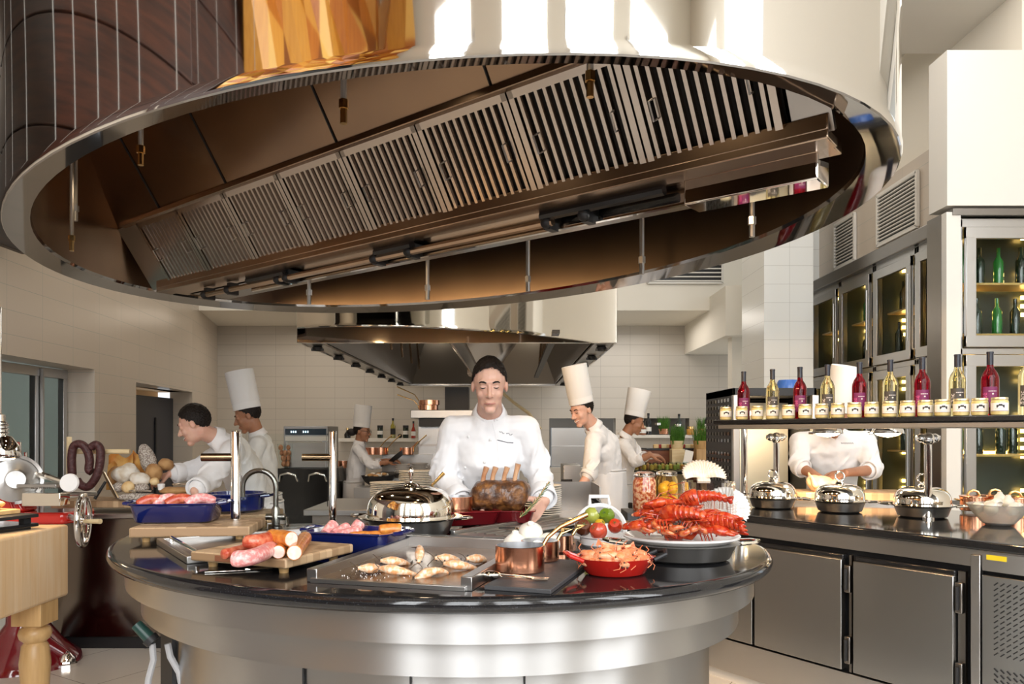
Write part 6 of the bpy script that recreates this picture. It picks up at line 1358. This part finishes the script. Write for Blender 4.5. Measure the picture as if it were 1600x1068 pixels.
MB().box((0, 0, .44), (1.2, .7, .88)).build('body', m_steel_mid, cl, bev=.005); MB().box((0, .0, .90), (1.18, .66, .04)).build('hob', m_black, cl); MB().box((-.02, .30, 1.02), (1.1, .1, .22)).build('upstand', m_steel_mid, cl)
tw = thing('salamander_grill', 'tall steel grill tower with a shelf for copper pans on top', 'grill', (P(695, 0, 9.3).x, 9.65, 0))
MB().box((0, .05, .78), (.7, .4, 1.56)).build('cabinet', m_steel_mid, tw, bev=.005); MB().box((-.02, -.08, 1.62), (.78, .62, .10)).build('top_shelf', m_steel_mid, tw, bev=.006); MB().box((-.02, -.12, 1.52), (.6, .4, .1)).build('burner', m_black, tw)
MB().box((0, -.155, 1.24), (.7, .02, .03)).build('ledge', m_steel_dark, tw); MB().tube([(-.34, -.2, 1.28), (-.42, -.25, 1.2), (-.40, -.25, 1.0), (-.34, -.2, .92)], .014, 8).build('pipe', m_copper, tw)
b = MB(); b.box((.12, .1, 1.82), (.3, .2, .3)); b.build('switch_box', m_black, tw)
tz = 1.671; tx_ = P(670, 0, 9.4).x
saucepan('upper copper pan of the pair stacked on the grill tower', V((tx_, 9.45, tz + .062)), .125, .06, (-.95, .1), .14, .28)
saucepan('lower copper pan of the pair stacked on the grill tower', V((tx_ - .01, 9.45, tz)), .12, .06, (-.95, -.1), .10, .26)
for px, lb in ((536, 'copper pan on the far line behind the cook back'), (588, 'copper pan with a pale handle by the cook elbow'), (601, 'copper pan with a pale handle in the middle of the far line'), (640, 'copper pan with a pale handle near the grill tower')):
    c = P(px, 0, 9.55); z = .921
    if px < 545: tag(MB().box((0, 0, .48), (.5, .4, .96)).build('side_table', m_steel_flat, loc=(c.x - .05, 9.6, 0)), 'steel side table behind the far cook', 'table'); z = .961
    saucepan(lb, V((c.x, 9.28 if px > 545 else 9.55, 1.131 if px > 545 else z)), .085, .085, (.9, -.1), .12, .16)
wk = thing('wok', 'wide black wok of mushrooms on the near corner of the range', 'wok', (P(590, 0, 8.5).x, 8.55, .80)); b = MB(); b.lathe([(0, 0), (.08, 0), (.15, .05), (.19, .12), (.185, .12), (.14, .05), (.07, .008), (0, .008)], 36); b.build('bowl', m_iron, wk)
MB().tube([(.15, 0, .12), (.30, -.1, .15), (.42, -.16, .15)], .014, 8).build('handle', m_black, wk)
st_ = MB().box((0, 0, .40), (.6, .34, .80)).build('low_table', m_steel_flat, loc=(P(600, 0, 8.5).x, 8.5, 0)); tag(st_, 'low steel table under the black wok', 'table')
rg = random.Random(9)
for k in range(12):
    a = rg.uniform(0, 6.28); r_ = rg.uniform(0, .13); o = MB().ell((0, 0, 0), (.03, .026, .018)).build('mushroom', m_flour if k % 2 else m_crust, loc=V((P(590, 0, 8.5).x + r_ * math.cos(a), 8.55 + r_ * math.sin(a), .915 + .01 * (k % 3)))); tag(o, ('pale' if k % 2 else 'brown') + ' mushroom piece in the black wok', 'mushroom', ('pale' if k % 2 else 'brown') + ' mushrooms in the wok')
pn2 = thing('frying_pan', 'black frying pan tilted in the far cook hand', 'frying pan', P(622, 716, 8.75)); pn2.rotation_euler = (0, -.7, 0)
MB().lathe([(0, 0), (.07, 0), (.10, .045), (.097, .045), (.066, .006), (0, .006)], 32).build('pan', m_iron, pn2); MB().tube([(-.09, 0, .04), (-.2, 0, .06)], .011, 8).build('handle', m_black, pn2)
for k in range(5):
    tag(MB().lathe([(0, 0), (.05, 0), (.095, .03), (.09, .03), (.05, .006), (0, .006)], 28).build('bowl', m_ceramic, loc=(P(628, 0, 8.72).x, 8.75, .921 + k * .022)), 'white bowl in the short stack on the range', 'bowl', 'short stack of bowls')
    tag(MB().lathe([(0, 0), (.06, 0), (.11, .03), (.105, .03), (.06, .006), (0, .006)], 28).build('bowl', m_ceramic, loc=(P(655, 0, 8.8).x, 8.82, .921 + k * .024)), 'white bowl in the wider stack by the grill tower', 'bowl', 'wide stack of bowls')
t = MB().box((0, 0, 0), (.4, .3, .02)).build('baking_tray', m_black, loc=(P(650, 740, 8.2).x, 8.0, 1.0)); t.location = (P(665, 0, 8.68).x + .18, 8.74, .931); tag(t, 'dark baking tray on the range corner', 'tray')
sc = thing('steel_cabinet', 'narrow steel cabinet with a lever handle by the smiling cook', 'cabinet', (P(892, 0, 7.2).x, 7.25, 0)); MB().box((0, 0, .55), (.16, .4, 1.1)).build('body', m_steel_flat, sc, bev=.004); MB().box((-.05, -.21, .96), (.1, .03, .02)).build('handle', m_black, sc)
hs_ = thing('steel_warmer', 'big brushed steel warmer standing in the wall hatch', 'warmer', (P(905, 0, 13.55).x, 13.56, .8)); MB().box((0, 0, .34), (1.0, .3, .68)).build('body', m_steel_mid, hs_, bev=.006); MB().box((0, -.16, .36), (1.0, .03, .02)).build('ledge', m_steel, hs_)

# ================================================================== CANAPÉ TABLE
cx_ = 1.66; ct = thing('canape_table', 'dark table of small filled glasses in front of the tiled back wall', 'table', (cx_, 7.94, 0))
MB().box((0, 0, 1.0), (.98, .66, .03)).build('tabletop', m_blackgloss, ct, bev=.003); MB().box((0, 0, .7), (.92, .6, .03)).build('shelf', m_steel_flat, ct)
for x in (-.44, .44):
    for y in (-.29, .29): MB().box((x, y, .49), (.04, .04, .98)).build('leg', m_steel_flat, ct)
TZ = 1.016; gfill = [M('canape_yellow', (.62, .42, .06), .4), M('canape_green', (.30, .36, .05), .4), M('canape_orange', (.62, .26, .06), .4)]
gproto = None
for r_ in range(4):
    for c_ in range(9):
        x = cx_ - .40 + c_ * .078 + .015 * (r_ % 2); y = 7.78 + r_ * .105; k = (c_ // 3 + r_) % 3
        L = 'small glass of %s filling, %s row from the dishes at the table edge' % (('yellow', 'green', 'orange')[k], ('first', 'second', 'third', 'fourth')[r_]); 
        g = thing('canape_glass', L, 'glass', (x, y, TZ), 0, 'canapé glasses ' + ('yellow', 'green', 'orange')[k] + ' row ' + ('one', 'two', 'three', 'four')[r_])
        if gproto is None: ga = MB().lathe([(0, 0), (.022, 0), (.026, .075), (.0245, .075), (.021, .004), (0, .004)], 12).build('glass', m_pane, g); gf = MB().lathe([(0, .005), (.0205, .005), (.0225, .04), (.015, .052), (0, .06)], 10).build('filling', gfill[k], g); gproto = (ga, gf); 
        else:
            a_ = gproto[0].copy(); COL.objects.link(a_); a_.parent = g
            MB().lathe([(0, .005), (.0205, .005), (.0225, .04), (.015, .052), (0, .06)], 10).build('filling', gfill[k], g)
for k in range(5):
    tag(MB().box((0, 0, .016), (.055, .055, .032)).build('canape_square', M('cream_canape', (.82, .72, .50), .6), loc=(cx_ + .16 + k * .072, 7.69, TZ), bev=.004), 'square cream canapé in the row at the table front', 'canapé', 'cream canapés at the table front')
cp_ = MB().lathe([(0, 0), (.05, 0), (.07, .02), (.066, .02), (0, .006)], 28).build('plate', m_ceramic, loc=P(1013, 717, 7.3)); tag(cp_, 'white dish in the hands of the young cook', 'dish')
wb = thing('display_box', 'low brown wooden display box behind the small glasses', 'box', (1.95, 8.75, 0)); MB().box((0, 0, .6), (.95, .4, 1.2)).build('box', M('mahogany', (.22, .075, .03), .35, 0, noise=(4, (.15, .045, .02), .3, .7), stretch=(1, 8, 8)), wb, bev=.004); MB().box((-.1, -.01, 1.21), (.7, .4, .02)).build('tray', m_black, wb)
rg = random.Random(2)
for k in range(10):
    mt, nm = ((m_golden, 'golden'), (M('red_fruit', (.35, .02, .02), .3), 'red'), (M('pale_cheese', (.80, .70, .42), .5), 'pale'))[k % 3]
    tag(MB().box((0, 0, .02), (.06, .05, .045)).build('cheese_piece', mt, loc=(1.62 + .05 * k * .9, 8.65 + .03 * (k % 2), 1.222), bev=.008), nm + ' cheese and fruit piece on the tray over the display box', 'food', nm + ' pieces on the display box')
m_grass = M('wheatgrass', (.05, .17, .02), .6, 0, noise=(30, (.13, .30, .04), .3, .7))
def grass(label, px, py, d, w_, h_, pot):
    c = P(px, py, d); t = thing('wheatgrass_pot', label, 'plant', c, 0, 'pots of wheatgrass'); b = MB(); rg = random.Random(px)
    for k in range(150):
        x, y = rg.uniform(-w_, w_), rg.uniform(-w_, w_); hh = h_ * rg.uniform(.7, 1.05); b.tube([(x, y, .05), (x * 1.15 + rg.uniform(-.01, .01), y * 1.15, hh * .6), (x * 1.3 + rg.uniform(-.03, .03), y * 1.3, hh)], [.0035, .003, .0008], 3)
    b.build('grass', m_grass, t); MB().lathe([(0, -.0), (w_ * 1.0, 0), (w_ * 1.25, .09), (w_ * 1.15, .09), (0, .08)], 20).build('pot', pot, t)
grass('thick wheatgrass in a clear pot left of the white card'.replace('left of', 'near'), 1058, 701, 8.41, .06, .26, m_plank)
grass('thick wheatgrass beside the dark glass case', 1096, 701, 8.42, .075, .26, m_honey)
grass('wheatgrass in a copper pot on the far ledge', 1037, 678, 12.75, .07, .30, m_copper)
grass('wheatgrass in a copper pot on the ledge nearest the red bottle', 1098, 678, 12.8, .07, .28, m_copper)
for px in (1058, 1096):
    c = P(px, 701, 8.42 if px > 1060 else 8.41); tag(MB().box((0, 0, c.z / 2 - .0), (.14, .14, c.z)).build('plinth_block', m_plank if px < 1060 else m_honey, loc=(c.x, c.y, 0), bev=.004), 'wooden block under the wheatgrass ' + ('by the white card' if px < 1060 else 'by the dark glass case'), 'block')
cd2 = MB().box((0, 0, .10), (.09, .006, .2)).build('menu_card', m_paper, loc=P(1072, 712, 8.15)); cd2.rotation_euler = (-.25, .25, 0); cd2.location.z = TZ; tag(cd2, 'small white card leaning between the wheatgrass pots', 'card')
lz = P(0, 679, 12.8).z
lg = MB().box((0, 0, 0), (2.2, .34, .05)).build('wall_shelf', m_white, loc=(P(1040, 0, 12.8).x + .2, 12.83, lz - .026), bev=.004); tag(lg, 'pale ledge of jars and grass under the wall hatch', 'shelf')
GB = 'bottles on the far ledge'
simple_bottle('black wine bottle on the ledge next to the young cook toque', 1013, 12.75, lz, [(0, 0), (.05, 0), (.052, .22), (.018, .27), (.018, .34), (0, .34)], (m_blackgloss, m_black, m_paper), (.018, .36), group=GB, labz=(.0525, .06, .13))
simple_bottle('small preserve jar on the ledge by the black wine bottle', 1004, 12.7, lz, [(0, 0), (.055, 0), (.06, .02), (.06, .11), (.045, .13), (0, .13)], (M('jar_red_brown', (.30, .12, .06), .2), m_gold, m_paper), (.05, .15), 'storage_jar', 'jar', GB, (.0605, .03, .09))
simple_bottle('clear jar with a pale lid on the ledge', 1028, 12.7, lz, [(0, 0), (.055, 0), (.06, .02), (.06, .15), (.05, .17), (0, .17)], (m_pane, m_silver), (.05, .2), 'storage_jar', 'jar', GB)
simple_bottle('dark bottle in the shade of the wall hatch', 1061, 12.85, lz, [(0, 0), (.05, 0), (.052, .2), (.018, .25), (.018, .33), (0, .33)], (m_dkglass, m_black), (.018, .35), group=GB)
simple_bottle('clear clip jar in front of the dark bottle', 1059, 12.68, lz, [(0, 0), (.06, 0), (.065, .02), (.065, .13), (.05, .15), (0, .15)], (m_pane, m_silver), (.055, .18), 'storage_jar', 'jar', GB)
simple_bottle('brass-lidded jar at the end of the hatch', 1079, 12.7, lz, [(0, 0), (.06, 0), (.065, .02), (.065, .09), (.05, .11), (0, .11)], (M('jar_honey', (.55, .28, .06), .2), m_brass), (.055, .14), 'storage_jar', 'jar', GB)
simple_bottle('tall red capped bottle next to the dark glass case', 1106, 12.6, lz, [(0, 0), (.05, 0), (.052, .24), (.018, .3), (.018, .36), (0, .36)], (m_dkglass, M('red_capsule', (.45, .02, .02), .35), m_paper), (.018, .42), group=GB, labz=(.0525, .06, .18))

# ================================================================== DARK GLASS CASE
gx0, gx1, gy0, gy1, gz0, gz1 = 1.667, 2.30, 5.8, 6.6, .95, 1.735
gc = thing('display_case', 'black perforated heating case with a glass front and steel corner posts', 'case', ((gx0 + gx1) / 2, 6.2, .4))
b = MB(); mx = (gx0 + gx1) / 2
b.box((gx0 + .01, 6.2, 1.05), (.02, .8, 1.37)); b.box((gx1 - .01, 6.2, 1.05), (.02, .8, 1.37)); b.box((mx, 6.59, 1.05), (gx1 - gx0, .02, 1.37)); b.box((mx, 6.2, gz1 - .03), (gx1 - gx0, .8, .06)); b.box((mx, 6.2, .65), (gx1 - gx0 - .04, .76, .5)); b.build('housing', m_black, gc, world=True, bev=.003)
for half in (range(7), range(8, 15)):
  b = MB()
  for r_ in half:
    for c_ in range(8): b.box((gx0 - .003, 5.90 + c_ * .09, .92 + r_ * .052), (.008, .06, .026))
  b.build('perforations', m_granite, gc, world=True)
for x in (gx0 + .02, gx1 - .02): MB().box((x, gy0 - .01, 1.19), (.05, .05, .98)).build('corner_post', m_steel_flat, gc, world=True, bev=.004)
MB().box((mx, gy0 - .005, 1.19), (gx1 - gx0 - .08, .008, .9)).build('glass', m_pane, gc, world=True)
MB().box((mx, gy0 + .5, 1.19), (gx1 - gx0 - .08, .02, .9)).build('back_wall', m_plaster, gc, world=True)
b = MB(); b.ell((gx0 + .2, gy0 + .3, 1.55), .03); b.build('lamp', m_heatlamp, gc, world=True); spot('case_lamp', (gx0 + .2, gy0 + .25, 1.55), (mx + .1, gy0 + .4, .9), 14, (1, .7, .4), 2.6, .6)
ub = MB().box((mx, 6.2, .18), (gx1 - gx0, .8, .36)).build('case_base', m_steel_dark, loc=(0, 0, 0)); tag(ub, 'dark steel base cabinet under the black glass case', 'cabinet')
bb2 = thing('blue_bowl', 'blue plastic bowl upturned on the dark glass case', 'bowl', P(1231, 604, 6.05)); bb2.location.z = gz1 + .001
MB().lathe([(.082, 0), (.088, .002), (.080, .06), (.07, .075), (0, .078)], 36).build('bowl', M('blue_plastic', (.05, .15, .50), .2), bb2)

pe = thing('wooden_peel', 'pale wooden peel hanging from the range hood behind the roasting chef', 'peel', P(787, 616, 11.9))
MB().tube([P(786, 614, 11.9), P(802, 628, 11.9), P(826, 645, 11.9), P(846, 670, 11.9)], [.05, .045, .055, .02], 10, flat=.5).build('blade', m_plank, pe, world=True)
q = P(786, 614, 11.9); MB().tube([q, V((q.x, q.y, 2.13))], .008, 6).build('hanging_wire', m_steel, pe, world=True)
